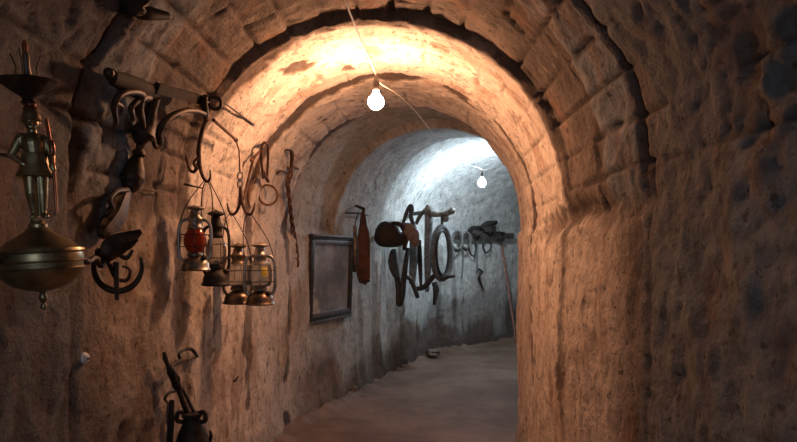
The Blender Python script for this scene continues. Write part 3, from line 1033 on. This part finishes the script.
def lantern(loc, H, Rb, az, label, body, dark, glass, apex, sticker=False, tank_mat=None, gw=1.0):
    """H total height, Rb tank radius; loc at the foot of the tank"""
    root = thing('hurricane_lantern', label, 'lantern', loc, (0, 0, az), LG)
    A = root.matrix_basis.copy()
    tm = tank_mat or body

    def pr(l):
        return [(r * Rb, z * H) for r, z in l]
    tank = MB().lathe(pr([(0.0, 0.012), (0.90, 0.0), (1.02, 0.008), (1.05, 0.022), (1.0, 0.04), (0.95, 0.055), (0.93, 0.10), (0.86, 0.14), (0.72, 0.175), (0.55, 0.20), (0.42, 0.22), (0.40, 0.25), (0.0, 0.26)]), A, 36).build('fuel_tank', tm, root)
    MB().lathe([(0.0, 0.0), (0.014, 0.0), (0.014, 0.012), (0.009, 0.016), (0, 0.016)], A @ Matrix.Translation((Rb * 0.55, -Rb * 0.55, H * 0.18)) @ Matrix.Rotation(0.3, 4, 'X'), 14).build('filler_cap', dark, tank)
    MB().lathe(pr([(0.44, 0.225), (0.52, 0.235), (0.52, 0.27), (0.46, 0.285), (0.30, 0.30), (0.16, 0.33), (0.0, 0.335)]), A, 24).build('burner', body, root)
    gp = [(0.46, 0.285), (0.60, 0.33), (0.73, 0.40), (0.76, 0.46), (0.70, 0.54), (0.56, 0.61), (0.47, 0.64)]
    if gw > 1:
        gp = [(0.46, 0.285), (0.74, 0.31), (0.84, 0.37), (0.85, 0.46), (0.83, 0.57), (0.76, 0.64), (0.50, 0.67)]
    MB().lathe(pr(gp + [(r - 0.022, z + 0.001) for r, z in gp[::-1]] + [gp[0]]), A, 32).build('glass_globe', glass, root)
    hood = MB().lathe(pr([(0.47, 0.63), (0.54, 0.645), (0.54, 0.67), (0.46, 0.69), (0.44, 0.74), (0.52, 0.765), (0.52, 0.80), (0.42, 0.825), (0.34, 0.86), (0.34, 0.89), (0.30, 0.91)]), A, 28).build('chimney', body, root)
    MB().lathe(pr([(0.20, 0.905), (0.30, 0.915), (0.58, 0.935), (0.62, 0.95), (0.56, 0.965), (0.30, 0.985), (0.12, 0.99), (0.10, 1.0), (0.0, 1.003)]), A, 28).build('cap', body, hood)
    for sg in (-1, 1):
        pts = [A @ Vector((sg * Rb * x, 0, H * z)) for x, z in ((0.80, 0.16), (1.02, 0.24), (1.06, 0.36), (1.06, 0.56), (1.00, 0.68), (0.86, 0.745), (0.62, 0.775), (0.45, 0.78))]
        MB().sweep(cat(pts, 6), Rb * 0.115, 12, flat=0.8, up=A.to_3x3() @ Vector((0, 1, 0))).build('side_tube', body, root)
    g = MB()
    for sy in (-1, 1):
        for z in (0.37, 0.55):
            rr = (0.80 if z < 0.5 else 0.74) if gw == 1 else 0.90
            g.sweep([A @ Vector((Rb * 1.04 * math.cos(a), sy * Rb * rr * math.sin(a), H * z)) for a in np.linspace(0, PI, 15)], 0.0018, 6)
        g.sweep([A @ Vector((0, sy * Rb * 0.80, H * 0.30)), A @ Vector((0, sy * Rb * 0.80, H * 0.37)), A @ Vector((0, sy * Rb * 0.74, H * 0.55)), A @ Vector((0, sy * Rb * 0.54, H * 0.64))], 0.0018, 6)
    g.build('guard_wire', dark, root)
    ap = Vector(apex)
    e1, e2 = A @ Vector((-Rb * 1.05, 0, H * 0.70)), A @ Vector((Rb * 1.05, 0, H * 0.70))
    sh = A.to_3x3() @ Vector((Rb * 0.8, 0, 0))
    hgt = ap.z - e1.z
    b = MB().sweep(cat([e1, e1.lerp(ap, 0.45) - sh * 0.35 - Vector((0, 0, 0)), ap - sh * 0.45 - Vector((0, 0, hgt * 0.13)), ap, ap + sh * 0.45 - Vector((0, 0, hgt * 0.13)), e2.lerp(ap, 0.45) + sh * 0.35, e2], 8), 0.0026, 8)
    b.build('wire_bail', dark, root)
    if sticker:
        sb = MB()
        n = 7
        vs = []
        for i in range(n):
            a = -PI / 2 + 0.0 + 0.55 * i / (n - 1)
            for z, rr in ((0.60, 0.83), (0.55, 0.855), (0.50, 0.865), (0.46, 0.87)):
                vs.append(A @ Vector((Rb * rr * math.cos(a), Rb * rr * math.sin(a), H * z)))
        sb.add(vs, [(i * 4 + j, (i + 1) * 4 + j, (i + 1) * 4 + j + 1, i * 4 + j + 1) for i in range(n - 1) for j in range(3)])
        sb.build('sticker', M['sticker'], root, 'yellow sticker on the glass')
    return root


def foot(px, py, d):
    return P(px, py, d)


lantern(foot(195, 271, 2.90), 66 * 2.9 / F, 14.5 * 2.9 / F, 0.35, 'grey tin lantern with red glass, leftmost of the hanging four', M['tin'], M['iron'], M['red_glass'], P(205, 181, hY))
lantern(foot(216, 286, 3.10), 76 * 3.10 / F, 13.5 * 3.1 / F, 0.75, 'black sooty lantern hanging just behind the red glass one', M['iron'], M['iron'], M['clear_glass'], P(208, 181, hY + 0.01))
lantern(foot(238, 304, 3.54), 61 * 3.54 / F, 14 * 3.54 / F, 0.6, 'rusty brown lantern hanging between the black one and the stickered one', M['tin_brown'], M['iron'], M['clear_glass'], P(231, 214, 3.4), gw=1.2)
lantern(foot(260, 305, 3.42), 63 * 3.42 / F, 14 * 3.42 / F, 0.3, 'tin lantern with clear glass and yellow sticker, rightmost of the four', M['tin'], M['iron'], M['clear_glass'], P(250, 214, 3.4), sticker=True, tank_mat=M['tin_brown'], gw=1.2)

# ------------------------------------------------------------------ smaller ironware on the curve of the vault
root = thing('ring_shackle', 'rusty long iron loop with a round ring hanging below it, above the lanterns', 'shackle', W(267, 206, 0.05))
mb = MB()
mb.sweep(cat([W(263, 178, 0.06), W(261.5, 160, 0.06), W(262, 146, 0.055), W(265, 142.5, 0.05), W(268, 146, 0.055), W(268, 160, 0.06), W(267, 178, 0.06)], 6), 0.0095, 8)
mb.sweep([W(263, 172, 0.06), W(268, 181, 0.065)], 0.014, 8)
mb.build('loop', M['rust'], root)
c = W(268, 195, 0.06)
mb = MB().sweep([c + Vector((0.072 * math.cos(a) * 0.90, 0.072 * math.cos(a) * 0.42, 0.076 * math.sin(a))) for a in np.linspace(0, 2 * PI, 29)[:-1]], 0.0085, 8, closed=True)
mb.build('ring', M['rust'], root)
mb = MB().sweep([W(265, 143, 0.07), W(266, 143, -0.05)], 0.007, 8); mb.build('nail', M['iron'], root)

root = thing('iron_tongs', 'thin rusty iron tongs hanging slantwise left of the ring shackle', 'tongs', W(246, 200, 0.05))
for a in (([(261, 150), (254, 158), (250, 172), (246, 188), (243, 202)]), ([(262, 153), (257, 166), (255, 178), (249, 190), (248, 200), (250, 207)])):
    MB().sweep(cat([W(x, y, 0.05) for x, y in a], 6), [0.006, 0.010, 0.008, 0.008, 0.005], 8).build('tong_arm', M['rust'], root)
mb = MB().ball(W(252, 160, 0.05), 0.016, rough=0.3); mb.build('rivet', M['rust'], root)

mb = MB()
mb.sweep(cat([W(287, 150, 0.04), W(291, 151, 0.045), W(292, 158, 0.05), W(291, 166, 0.05)], 6), [0.016, 0.019, 0.017, 0.012], 8, flat=0.5)
mb.sweep(cat([W(288, 169, 0.03), W(293, 167, 0.05), W(298, 169, 0.04)], 5), 0.010, 8)
mb.sweep(cat([W(277, 173, 0.02), W(281, 171, 0.05), W(286, 173, 0.03)], 5), 0.008, 8)
tag(mb.build('wall_staple', M['rust']), 'small rusty hinge like staple above the hanging chain', 'staple')

chain = thing('rusty_chain', 'rusty link chain hanging down the wall left of picture frame', 'chain', W(297, 265, 0.05))
cp = cat([W(291, 172, 0.065), W(288, 184, 0.065), W(290, 205, 0.065), W(293, 230, 0.065), W(296, 250, 0.065), W(297, 266, 0.065)], 12)
L = [0.0]
for i in range(1, len(cp)):
    L.append(L[-1] + (cp[i] - cp[i - 1]).length)
nl = 17
first = None
for k in range(nl):
    s0 = (k + 0.5) / nl * L[-1]
    j = max(i for i in range(len(L)) if L[i] <= s0)
    j = min(j, len(cp) - 2)
    t = (s0 - L[j]) / max(1e-6, L[j + 1] - L[j])
    c = cp[j].lerp(cp[j + 1], t)
    tg = (cp[j + 1] - cp[j]).normalized()
    sd = tg.cross(Vector((0.8, -0.6, 0)) if k % 2 else Vector((0.6, 0.8, 0))).normalized()
    hl = L[-1] / nl * 0.64
    MB().sweep([c + tg * (hl * math.cos(a)) + sd * (0.021 * math.sin(a)) for a in np.linspace(0, 2 * PI, 15)[:-1]], 0.0105, 7, closed=True).build('link', M['rust'], chain)
mb = MB().ball(W(297, 264, 0.045), (0.018, 0.018, 0.03), rough=0.3); mb.build('end_lump', M['rust'], chain)

mb = MB().sweep([W(222, 101, 0.07), W(238, 113, 0.03), W(254, 125, -0.03)], [0.004, 0.005, 0.006], 8)
tag(mb.build('iron_spike', M['iron']), 'thin iron spike slanting out of the vault right of bracket ring', 'spike')
mb = MB().sweep(cat([W(184, 184, 0.02), W(192, 186, 0.06), W(202, 188, 0.085)], 5), [0.006, 0.005, 0.004], 8)
tag(mb.build('wall_nail', M['iron']), 'long iron nail sticking out just above the red lantern', 'nail')
mb = MB().sweep(cat([W(233, 379, -0.02), W(235, 381, 0.04), W(238, 376, 0.06)], 5), [0.006, 0.007, 0.004], 8)
tag(mb.build('wall_nail', M['iron']), 'short bent nail low in the wall beneath the lanterns', 'nail')
for (x0, y0, x1, y1, lab) in ((118, 168, 136, 173, 'thin wire nail behind the upper bulge of bracket stem'), (143, 190, 163, 192, 'thin wire nail right of the lower bracket stem')):
    mb = MB().sweep([W(x0, y0, 0.02), W((x0 + x1) / 2, (y0 + y1) / 2, 0.045), W(x1, y1, 0.03)], 0.003, 6)
    tag(mb.build('wire_nail', M['iron']), lab, 'nail')

# white knob on the near wall
c = W(83, 358, 0.0)
hit = REAL.ray_cast(Vector((0, 0, EYE)), (c - Vector((0, 0, EYE))).normalized())
c = hit[0]
nrm = Vector((0.95, -0.3, 0.0)).normalized()
root = thing('cable_knob', 'small white round knob fixed to the dark near left wall', 'knob', c)
MB().lathe([(0.0, -0.01), (0.020, -0.01), (0.021, 0.004), (0.018, 0.012), (0.011, 0.016), (0.012, 0.022), (0.0, 0.025)], axis_mat(c, nrm), 20).build('knob_body', M['white'], root)
MB().lathe([(0.0, 0.022), (0.006, 0.024), (0.005, 0.028), (0.0, 0.029)], axis_mat(c, nrm), 12).build('screw', M['steel'], root)

# dark lump high up at the top edge
c = REAL.ray_cast(Vector((0, 0, EYE)), Vector(((128 - CX) / F, 1, (CY - 4) / F)).normalized())[0]
mb = MB()
mb.ball(c, (0.055, 0.05, 0.04), rough=0.7, seed=2, seg=20)
mb.sweep(cat([c, c + Vector((0.04, 0.05, -0.01)), c + Vector((0.09, 0.13, 0.01))], 5), [0.03, 0.028, 0.015], 10)
tag(mb.build('stone_lump', M['iron']), 'black lump clinging to the vault at the top left', 'lump')

# ------------------------------------------------------------------ black hanging vessel at the bottom left
root = thing('hanging_vessel', 'black iron vessel hung by two rods from a crooked hook, bottom left', 'vessel', W(192, 470, 0.14))
A = Matrix.Translation(root.location)
d0 = root.location.y
kk = d0 / F
MB().lathe([(r * kk, z * kk) for r, z in ((0, -22), (20, -22), (21, -8), (20, 8), (17, 24), (13, 38), (9, 47), (8, 52), (10, 54), (10, 57), (6, 58), (0, 58))], A, 28).build('vessel_body', M['iron'], root)
for sx in (-1, 1):
    MB().sweep(cat([A @ Vector((sx * 7 * kk, 0, 48 * kk)), A @ Vector((sx * 14 * kk, -0.01, 50 * kk)), A @ Vector((sx * 13 * kk, -0.01, 58 * kk)), A @ Vector((sx * 7 * kk, 0, 57 * kk))], 6), 0.011, 8).build('ear', M['iron'], root)
tp = W(180, 391, 0.10)
for x0, x1, r in ((178, 187, 0.012), (182, 195, 0.007)):
    MB().sweep([W(x0, 388, 0.10), A @ Vector(((x1 - 192) * kk, 0, 56 * kk))], r, 8).build('rod', M['iron'], root)
mb = MB()
mb.sweep(cat([W(169, 366, 0.09), W(172, 374, 0.095), W(176, 384, 0.10), W(180, 391, 0.10)], 6), [0.012, 0.020, 0.017, 0.021, 0.013], 10)
mb.sweep(cat([W(172, 370, 0.10), W(178, 378, 0.11), W(178, 386, 0.11)], 6), [0.007, 0.010, 0.006], 8)
sh = mb.build('shackle', M['iron'], root)
mb = MB().sweep(cat([W(170, 368, 0.09), W(175, 364, 0.09), W(180, 360, 0.085), W(179, 354, 0.08), W(184, 350, 0.08), W(191, 349, 0.075), W(195, 353, 0.06), W(197, 356, 0.03), W(198, 357, -0.03)], 7), [0.007, 0.008, 0.008, 0.007, 0.008, 0.010, 0.008, 0.007], 8)
mb.build('hook', M['iron'], root)
mb = MB().sweep([W(168, 366, 0.09), W(165, 358, 0.09), W(164, 352, 0.085)], [0.009, 0.012, 0.007], 8)
mb.build('prong', M['iron'], root)
mb = MB().sweep(cat([W(176, 391, 0.10), W(169, 393, 0.11), W(165, 399, 0.10), W(169, 404, 0.09)], 6), [0.006, 0.007, 0.007, 0.004], 8)
mb.build('side_hook', M['iron'], root)
mb = MB().sweep([W(172, 400, 0.05), W(171, 425, 0.05), W(169, 455, 0.05)], [0.012, 0.014, 0.014], 8)
tag(mb.build('iron_bar', M['iron']), 'dark upright iron bar on wall just left of black vessel', 'bar')
mb = MB()
mb.sweep(cat([W(204, 445, 0.05), W(206, 437, 0.07), W(204, 430, 0.08)], 5), [0.014, 0.012, 0.006], 8)
mb.sweep(cat([W(208, 445, 0.05), W(211, 436, 0.07), W(210, 431, 0.08)], 5), [0.012, 0.010, 0.005], 8)
tag(mb.build('forked_peg', M['iron']), 'black two tipped peg right of the hanging vessel, bottom edge', 'peg')

# ------------------------------------------------------------------ framed picture on the left wall
ql, qr = W(309, 279, 0.05), W(351, 276, 0.05)
tx = (qr - ql); tx.z = 0
wd = tx.length
tx.normalize()
nz = Vector((tx.y, -tx.x, 0))                  # out of the wall, towards the gallery
ctr = (ql + qr) / 2
tilt = Matrix.Rotation(math.radians(2.0), 3, tx)
upv = tilt @ Vector((0, 0, 1)); nv = tx.cross(upv).normalized()
if nv.dot(nz) < 0:
    nv = -nv
htop = P(329, 235, ctr.y).z; hbot = P(329, 320, ctr.y).z
hh = htop - hbot
ctr.z = (htop + hbot) / 2
root = thing('picture_frame', 'dark wooden picture frame with grey panel painted as reflecting glass on left wall', 'picture', ctr - upv * hh / 2)
FM = Matrix((tx, nv, upv)).transposed().to_4x4()


def fbx(x, z, sx, sz, y, sy, ch=0.006):
    m_ = FM.copy(); m_.translation = ctr + tx * x + upv * z + nv * y
    return MB().box(m_, sx, sy, sz, ch)


fw = 0.06
for z in (-1, 1):
    fbx(0, z * (hh / 2 - fw / 2), wd, fw, 0.0, 0.05, 0.012).build('rail', M['frame'], root)
for x in (-1, 1):
    fbx(x * (wd / 2 - fw / 2), 0, fw, hh - 2 * fw, 0.0, 0.05, 0.012).build('stile', M['frame'], root)
for z, lab in ((-1, 'b'), (1, 't')):
    fbx(0, z * (hh / 2 - fw - 0.018), wd - 2 * fw, 0.04, 0.012, 0.03, 0.006).build('slip', M['slip'], root)
    fbx(0, z * (hh / 2 - 0.014), wd * 0.98, 0.022, 0.03, 0.014, 0.004).build('bead', M['slip'], root)
fbx(0, 0, wd - 2 * fw, hh - 2 * fw, -0.012, 0.012, 0).build('picture', M['print'], root)

# ------------------------------------------------------------------ board and glass tube right of the frame
c = W(363, 245, 0.13)
kk = c.y / F
n_ = wall_normal(c); n_.z = 0; n_.normalize()
ax = Vector((1.0, 0.30, 0)).normalized()
sq = 1.0 / abs(ax.dot(Vector((1, -(c.x / c.y), 0)).normalized()))
root = thing('wooden_stock', 'red brown wooden stock hanging upright right of the picture frame', 'board', P(363, 285, c.y))
poly = [(-4, -38), (3, -40), (8, -33), (8, -5), (7, 12), (4, 20), (3, 28), (1, 33), (-2, 33), (-3, 24), (-5, 14), (-7, -5), (-7, -30)]
poly = [(x * kk * 0.85, y * kk) for x, y in poly]
mb = MB().prism(poly, 0.05, c, ax, (0, 0, 1))
mb.build('board', M['board'], root)
mb = MB().sweep([c + Vector((0, 0, 26 * kk)), c + Vector((0, 0, 36 * kk)) + n_ * 0.01, c + Vector((0.0, 0, 41 * kk)) - n_ * 0.13], [0.022, 0.024, 0.012], 10)
mb.build('hanger', M['iron'], root)
mb = MB().sweep([c + n_ * 0.03 + ax * x + Vector((0, 0, -36 * kk)) for x in (-0.05, 0.05)], 0.016, 8); mb.build('end_bolt', M['iron'], root)
g = W(355, 248, 0.08)
root = thing('glass_tube', 'dusty grey glass tube hanging between picture frame and red brown stock', 'tube', P(355, 274, g.y))
MB().lathe([(0.0, -0.28), (0.025, -0.27), (0.04, -0.2), (0.045, -0.05), (0.038, 0.08), (0.022, 0.14), (0.02, 0.25), (0.018, 0.25), (0.018, 0.14), (0.034, 0.08), (0.04, -0.05), (0.036, -0.2), (0.0, -0.26)], Matrix.Translation(g), 20).build('tube', M['tin_dark'], root)
MB().sweep(cat([g + Vector((0, 0, 0.24)), g + Vector((0.01, 0.02, 0.32)), g + Vector((0.04, 0.06, 0.40))], 5), 0.006, 8).build('wire', M['iron'], root)
mb = MB().sweep([W(346, 213, 0.01), W(356, 213, 0.05), W(368, 215, 0.05)], 0.010, 8)
tag(mb.build('iron_rail', M['iron']), 'short iron rail on wall above the red brown stock', 'rail')

# ------------------------------------------------------------------ harness on the wall of the far gallery
c = P(391.5, 237, 7.3)
kk = 7.3 / F
root = thing('leather_saddle', 'brown domed leather saddle pad hanging beside the black straps', 'saddle', c - Vector((0, 0, 0.2)))
AX = Matrix.Rotation(math.radians(12), 3, 'Y')
mb = MB()
vs, fs = [], []
nu, nv_ = 28, 16
for i in range(nu):
    x = -17 + 32 * i / (nu - 1)
    tpr = max(0.05, 1 - abs((x + 1) / 16.6) ** 3.0) ** 0.55
    for j in range(nv_):
        a = 2 * PI * j / nv_
        rz = (17 - 0.22 * (x + 17)) * tpr * (1 - 0.34 * math.exp(-((x - 8) / 2.6) ** 2) * (math.sin(a) > 0.2))
        vs.append(c + AX @ Vector((x * kk, 10 * kk * tpr * math.cos(a), rz * kk * math.sin(a) * (1.0 if math.sin(a) > 0 else 0.8))))
for i in range(nu - 1):
    for j in range(nv_):
        j2 = (j + 1) % nv_
        fs.append((i * nv_ + j, i * nv_ + j2, (i + 1) * nv_ + j2, (i + 1) * nv_ + j))
fs.append(tuple(range(nv_)))
fs.append(tuple((nu - 1) * nv_ + j for j in range(nv_))[::-1])
mb.add(vs, fs)
so = mb.build('seat', M['leather'], root)
mb = MB()
mb.sweep(cat([P(403, 226, 7.22), P(408, 229, 7.17), P(413, 236, 7.17), P(417, 246, 7.19)], 6), [0.05, 0.08, 0.085, 0.03], 12, flat=0.5, up=(0.2, -1, 0))
mb.build('flap', M['leather_pale'], root, 'worn pale flap')
mb = MB()
mb.sweep(cat([P(392, 223, 7.27), P(399, 224, 7.19), P(404, 229, 7.17), P(406, 240, 7.17), P(404, 250, 7.19)], 6), [0.02, 0.028, 0.03, 0.03, 0.02], 10)
mb.build('rim', M['leather'], root)
mb = MB().sweep([c + Vector((-0.02, 0.06, 0.05)), c + Vector((-0.20, 0.30, 0.02))], 0.03, 10); mb.build('wall_peg', M['darkwood'], root)


def strap(pts, r, mat, name, label, category='strap', flat=0.45, closed=False, group=None):
    mb_ = MB().sweep(cat(pts, 8, closed), r, 10, closed=closed, flat=flat, up=(0.25, -1, 0.1))
    o = mb_.build(name, mat)
    return tag(o, label, category, group)


HG = 'harness straps hung in the far gallery'
strap([P(393, 250, 7.75), P(390.5, 262, 7.75), P(394, 274, 7.75), P(399, 279, 7.78)], [0.03, 0.035, 0.03, 0.025], M['black'], 'harness_strap', 'short black strap curling under the saddle pad, leftmost of straps', group=HG)
mb = MB()
mb.sweep(cat([P(394, 249, 7.9), P(396, 268, 7.85), P(398.5, 288, 7.85), P(399, 304, 7.85), P(402, 296, 7.85), P(404, 278, 7.85), P(406, 262, 7.85), P(408, 248, 7.9)], 8), [0.028, 0.034, 0.038, 0.040, 0.040, 0.038, 0.034, 0.028], 10, flat=0.5, up=(0.25, -1, 0.1))
tag(mb.build('harness_strap', M['black']), 'long black leather loop hanging to a point below saddle pad', 'strap', HG)
strap([P(404, 276, 7.95), P(410, 279, 7.95), P(414, 287, 7.95), P(418, 298, 7.95)], [0.026, 0.03, 0.032, 0.03], M['black'], 'harness_strap', 'black strap end slanting down right of the long pointed loop', group=HG)
mb = MB()
mb.sweep(cat([P(403, 224, 8.2), P(406, 214, 8.2), P(410, 206.5, 8.2), P(412, 208, 8.2), P(411, 216, 8.2), P(413, 223, 8.2), P(415, 229, 8.2)], 8), [0.022, 0.026, 0.03, 0.032, 0.034, 0.034, 0.026], 10, flat=0.6, up=(0.25, -1, 0.1))
tag(mb.build('harness_strap', M['black']), 'black bent strap rising to a peak above the saddle pad', 'strap', HG)
strap([P(416, 224, 8.5), P(420, 216, 8.55), P(426, 209, 8.6)], [0.025, 0.03, 0.025], M['darkwood'], 'harness_bar', 'dark slanting bar from black peak strap to top of grey post', 'bar')
# pale and dark hanging strips
mb = MB().sweep([P(413, 236, 8.3), P(413.5, 262, 8.3), P(412, 284, 8.3)], [0.05, 0.06, 0.045], 10, flat=0.35, up=(0.25, -1, 0))
tag(mb.build('canvas_strip', M['canvas']), 'pale canvas strip hanging behind the black straps', 'strip')
mb = MB().sweep([P(419, 240, 8.4), P(420, 262, 8.4), P(421, 286, 8.4)], [0.03, 0.035, 0.02], 10, flat=0.5, up=(0.25, -1, 0))
tag(mb.build('harness_strap', M['leather']), 'brown strap hanging between canvas strip and grey post', 'strap', HG)
root = thing('harness_post', 'grey upright harness post with knobbed crosspiece beside oval collar', 'post', P(428, 292, 8.6))
MB().sweep([P(429, 208, 8.6), P(428.5, 230, 8.6), P(428, 258, 8.6), P(427, 292, 8.6)], [0.065, 0.06, 0.06, 0.03], 10, flat=0.6, up=(0.25, -1, 0)).build('upright', M['steel'], root)
mb = MB()
mb.sweep(cat([P(424, 211, 8.55), P(434, 214, 8.55), P(444, 214, 8.55), P(454, 210, 8.6)], 6), [0.035, 0.05, 0.035, 0.05, 0.03], 12)
mb.ball(P(428, 209, 8.5), 0.055, rough=0.3); mb.ball(P(452, 211, 8.55), 0.05, rough=0.3); mb.ball(P(446, 219, 8.55), 0.045, rough=0.3)
mb.build('crosspiece', M['wood'], root)
MB().sweep([P(430, 212, 8.62), P(430, 212, 8.62) + Vector((-0.25, 0.42, 0))], 0.03, 8).build('wall_peg', M['darkwood'], root)
# oval collar
root = thing('horse_collar', 'grey oval padded horse collar hanging right of the grey post', 'collar', P(442, 282, 8.5))
ov = [P(442 + 8.8 * math.cos(a) * (1 - 0.12 * math.sin(a)) , 253 - 26.0 * math.sin(a), 8.5 + 0.12 * math.cos(a)) for a in np.linspace(0, 2 * PI, 41)[:-1]]
MB().sweep(ov, 0.042, 12, closed=True).build('padding', M['canvas'], root)
ov = [P(442.5 + 5.9 * math.cos(a), 253 - 22.0 * math.sin(a), 8.44 + 0.10 * math.cos(a)) for a in np.linspace(0, 2 * PI, 41)[:-1]]
MB().sweep(ov, 0.018, 8, closed=True).build('inner_roll', M['black'], root)
ov = [P(441.5 + 10.2 * math.cos(a), 253 - 27.5 * math.sin(a), 8.50 + 0.12 * math.cos(a)) for a in np.linspace(0.5 * PI + 0.25, 1.5 * PI - 0.2, 26)]
MB().sweep(ov, 0.020, 8).build('hame', M['steel'], root)
MB().sweep([P(442, 226, 8.5), P(442, 220, 8.55), P(442, 216, 8.6)], 0.02, 8).build('top_strap', M['black'], root)
strap([P(416, 289, 8.45), P(424, 287, 8.45), P(432, 278, 8.45), P(439, 271, 8.47)], [0.03, 0.038, 0.036, 0.028], M['black'], 'harness_strap', 'thick black strap slanting up to the foot of oval collar', group=HG)
strap([P(440, 279, 8.42), P(447, 277, 8.42), P(455, 276, 8.42)], [0.022, 0.03, 0.018], M['black'], 'harness_strap', 'small black strap tip crossing the bottom of oval collar', group=HG)
strap([P(434, 282, 9.0), P(436, 290, 9.0), P(434, 305, 9.0)], [0.04, 0.05, 0.02], M['leather'], 'harness_strap', 'dark strap hanging lowest behind the oval collar', group=HG)

# ------------------------------------------------------------------ tools on the end wall of the gallery
ra, rb = W(456, 237, 0.10), W(512, 236, 0.10)
mb = MB().sweep([ra.lerp(rb, t) for t in (0, 0.33, 0.66, 1)], [0.05, 0.055, 0.05, 0.05], 4, square=True, up=(0, 0, 1))
tag(mb.build('tool_rail', M['darkwood']), 'dark wooden rail along the end wall carrying old tools', 'rail')
for i, (x, r, lab) in enumerate(((457, 9, 'grey rope coil hanging left on the end wall rail'), (466, 8, 'grey rope coil hanging second from left on end wall rail'))):
    c = W(x, 240, 0.22)
    kk = c.y / F
    mb = MB()
    for t in range(3):
        mb.sweep([c + Vector((math.cos(a) * r * kk * (0.62 - 0.06 * t), 0.03 * (t - 1) + 0.25 * math.cos(a) * r * kk, math.sin(a) * r * kk - 0.02 * t)) for a in np.linspace(0, 2 * PI, 25)[:-1]], 0.016, 8, closed=True)
    tag(mb.build('rope_coil', M['rope']), lab, 'rope', 'rope coils on the end wall rail')
for i, (pts, lab) in enumerate((([(486, 236), (483, 244), (486, 253), (491, 247), (490, 237)], 'small dark strap loop hanging under the rail beside the long hook'),
                    ([(469, 240), (470, 252), (474, 256), (476, 248), (475, 240)], 'small dark strap loop hanging between rope coils and long hook'))):
    mb = MB().sweep(cat([W(x, y, 0.17) for x, y in pts], 7), 0.018, 8, flat=0.6)
    tag(mb.build('harness_strap', M['black']), lab, 'strap', 'small loops under the end wall rail')
for x, y, s0, lab in ((474, 231, 1, 'dark iron tool head lying on the rail right of the coils'), (488, 227, 1.25, 'bulky dark tool head on the rail near middle'), (499, 236, 0.8, 'small dark tool head at right end of the rail')):
    c = W(x, y, 0.14)
    mb = MB()
    mb.sweep(cat([c + Vector((-0.12 * s0, 0, -0.04)), c + Vector((-0.02, 0.01, 0.03)), c + Vector((0.13 * s0, 0.06, 0.07 * s0))], 5), [0.04 * s0, 0.085 * s0, 0.04 * s0], 10, flat=0.7)
    mb.ball(c + Vector((0.02, -0.02, -0.05)), (0.09 * s0, 0.07 * s0, 0.08 * s0), rough=0.5, seed=int(x))
    tag(mb.build('iron_tool', M['iron']), lab, 'tool', 'iron tools on the end wall rail')  # indistinct tool heads, no particular tool modelled
for pts, lab in (([(463, 246), (463, 262), (462, 278)], 'thin cord hanging straight down below the rope coils'),):
    mb = MB().sweep(cat([W(x, y, 0.12) for x, y in pts], 6), 0.010, 8)
    tag(mb.build('cord', M['rope']), lab, 'cord')
root = thing('long_hook', 'thin rod with bent hook end hanging from middle of the rail', 'hook', W(482, 290, 0.12))
MB().sweep([W(478, 226, 0.14), W(477.5, 250, 0.14), W(477, 270, 0.13)], 0.016, 8).build('rod', M['steel'], root)
MB().sweep(cat([W(477, 268, 0.13), W(482, 272, 0.15), W(479, 277, 0.14), W(481, 284, 0.13), W(484, 291, 0.12)], 6), [0.02, 0.035, 0.03, 0.03, 0.012], 8, flat=0.6).build('hook_end', M['iron'], root)
mb = MB().sweep([W(500, 234, 0.16), W(505, 265, 0.22), W(513, 318, 0.42)], 0.022, 10)
pp = [W(500, 234, 0.08), P(513, 320, 10.7)]
q1 = pp[1].copy(); q1 = pp[0].lerp(pp[1], (pp[0].z - 0.01) / (pp[0].z - pp[1].z))
mb = MB().sweep([pp[0].lerp(q1, t) for t in (0, 0.3, 0.6, 1)], [0.018, 0.022, 0.022, 0.022], 10)
tag(mb.build('wooden_pole', M['pole']), 'slim red brown pole leaning on the end wall next to pier', 'pole')

# ------------------------------------------------------------------ loose stones at the foot of the walls
for i, (x, y, d, r, lab) in enumerate((
        (262, 438, 5.2, 0.055, 'dark stone at the foot of left wall, nearest the viewer'),
        (352, 397, 6.85, 0.05, 'stone lying at the wall foot below the picture frame'),
        (433, 354, 9.3, 0.09, 'pale rubble lump in the corner where end wall begins'))):
    c = P(x, y, d)
    mb = MB().ball((c.x, c.y, 0.05 + r * 0.35), (r * 1.2, r, r * 0.7), rough=0.6, seed=i + 3, seg=22)
    tag(mb.build('loose_stone', M['rock'] if i < 2 else M['rock']), lab, 'stone', 'loose stones along the wall foot')
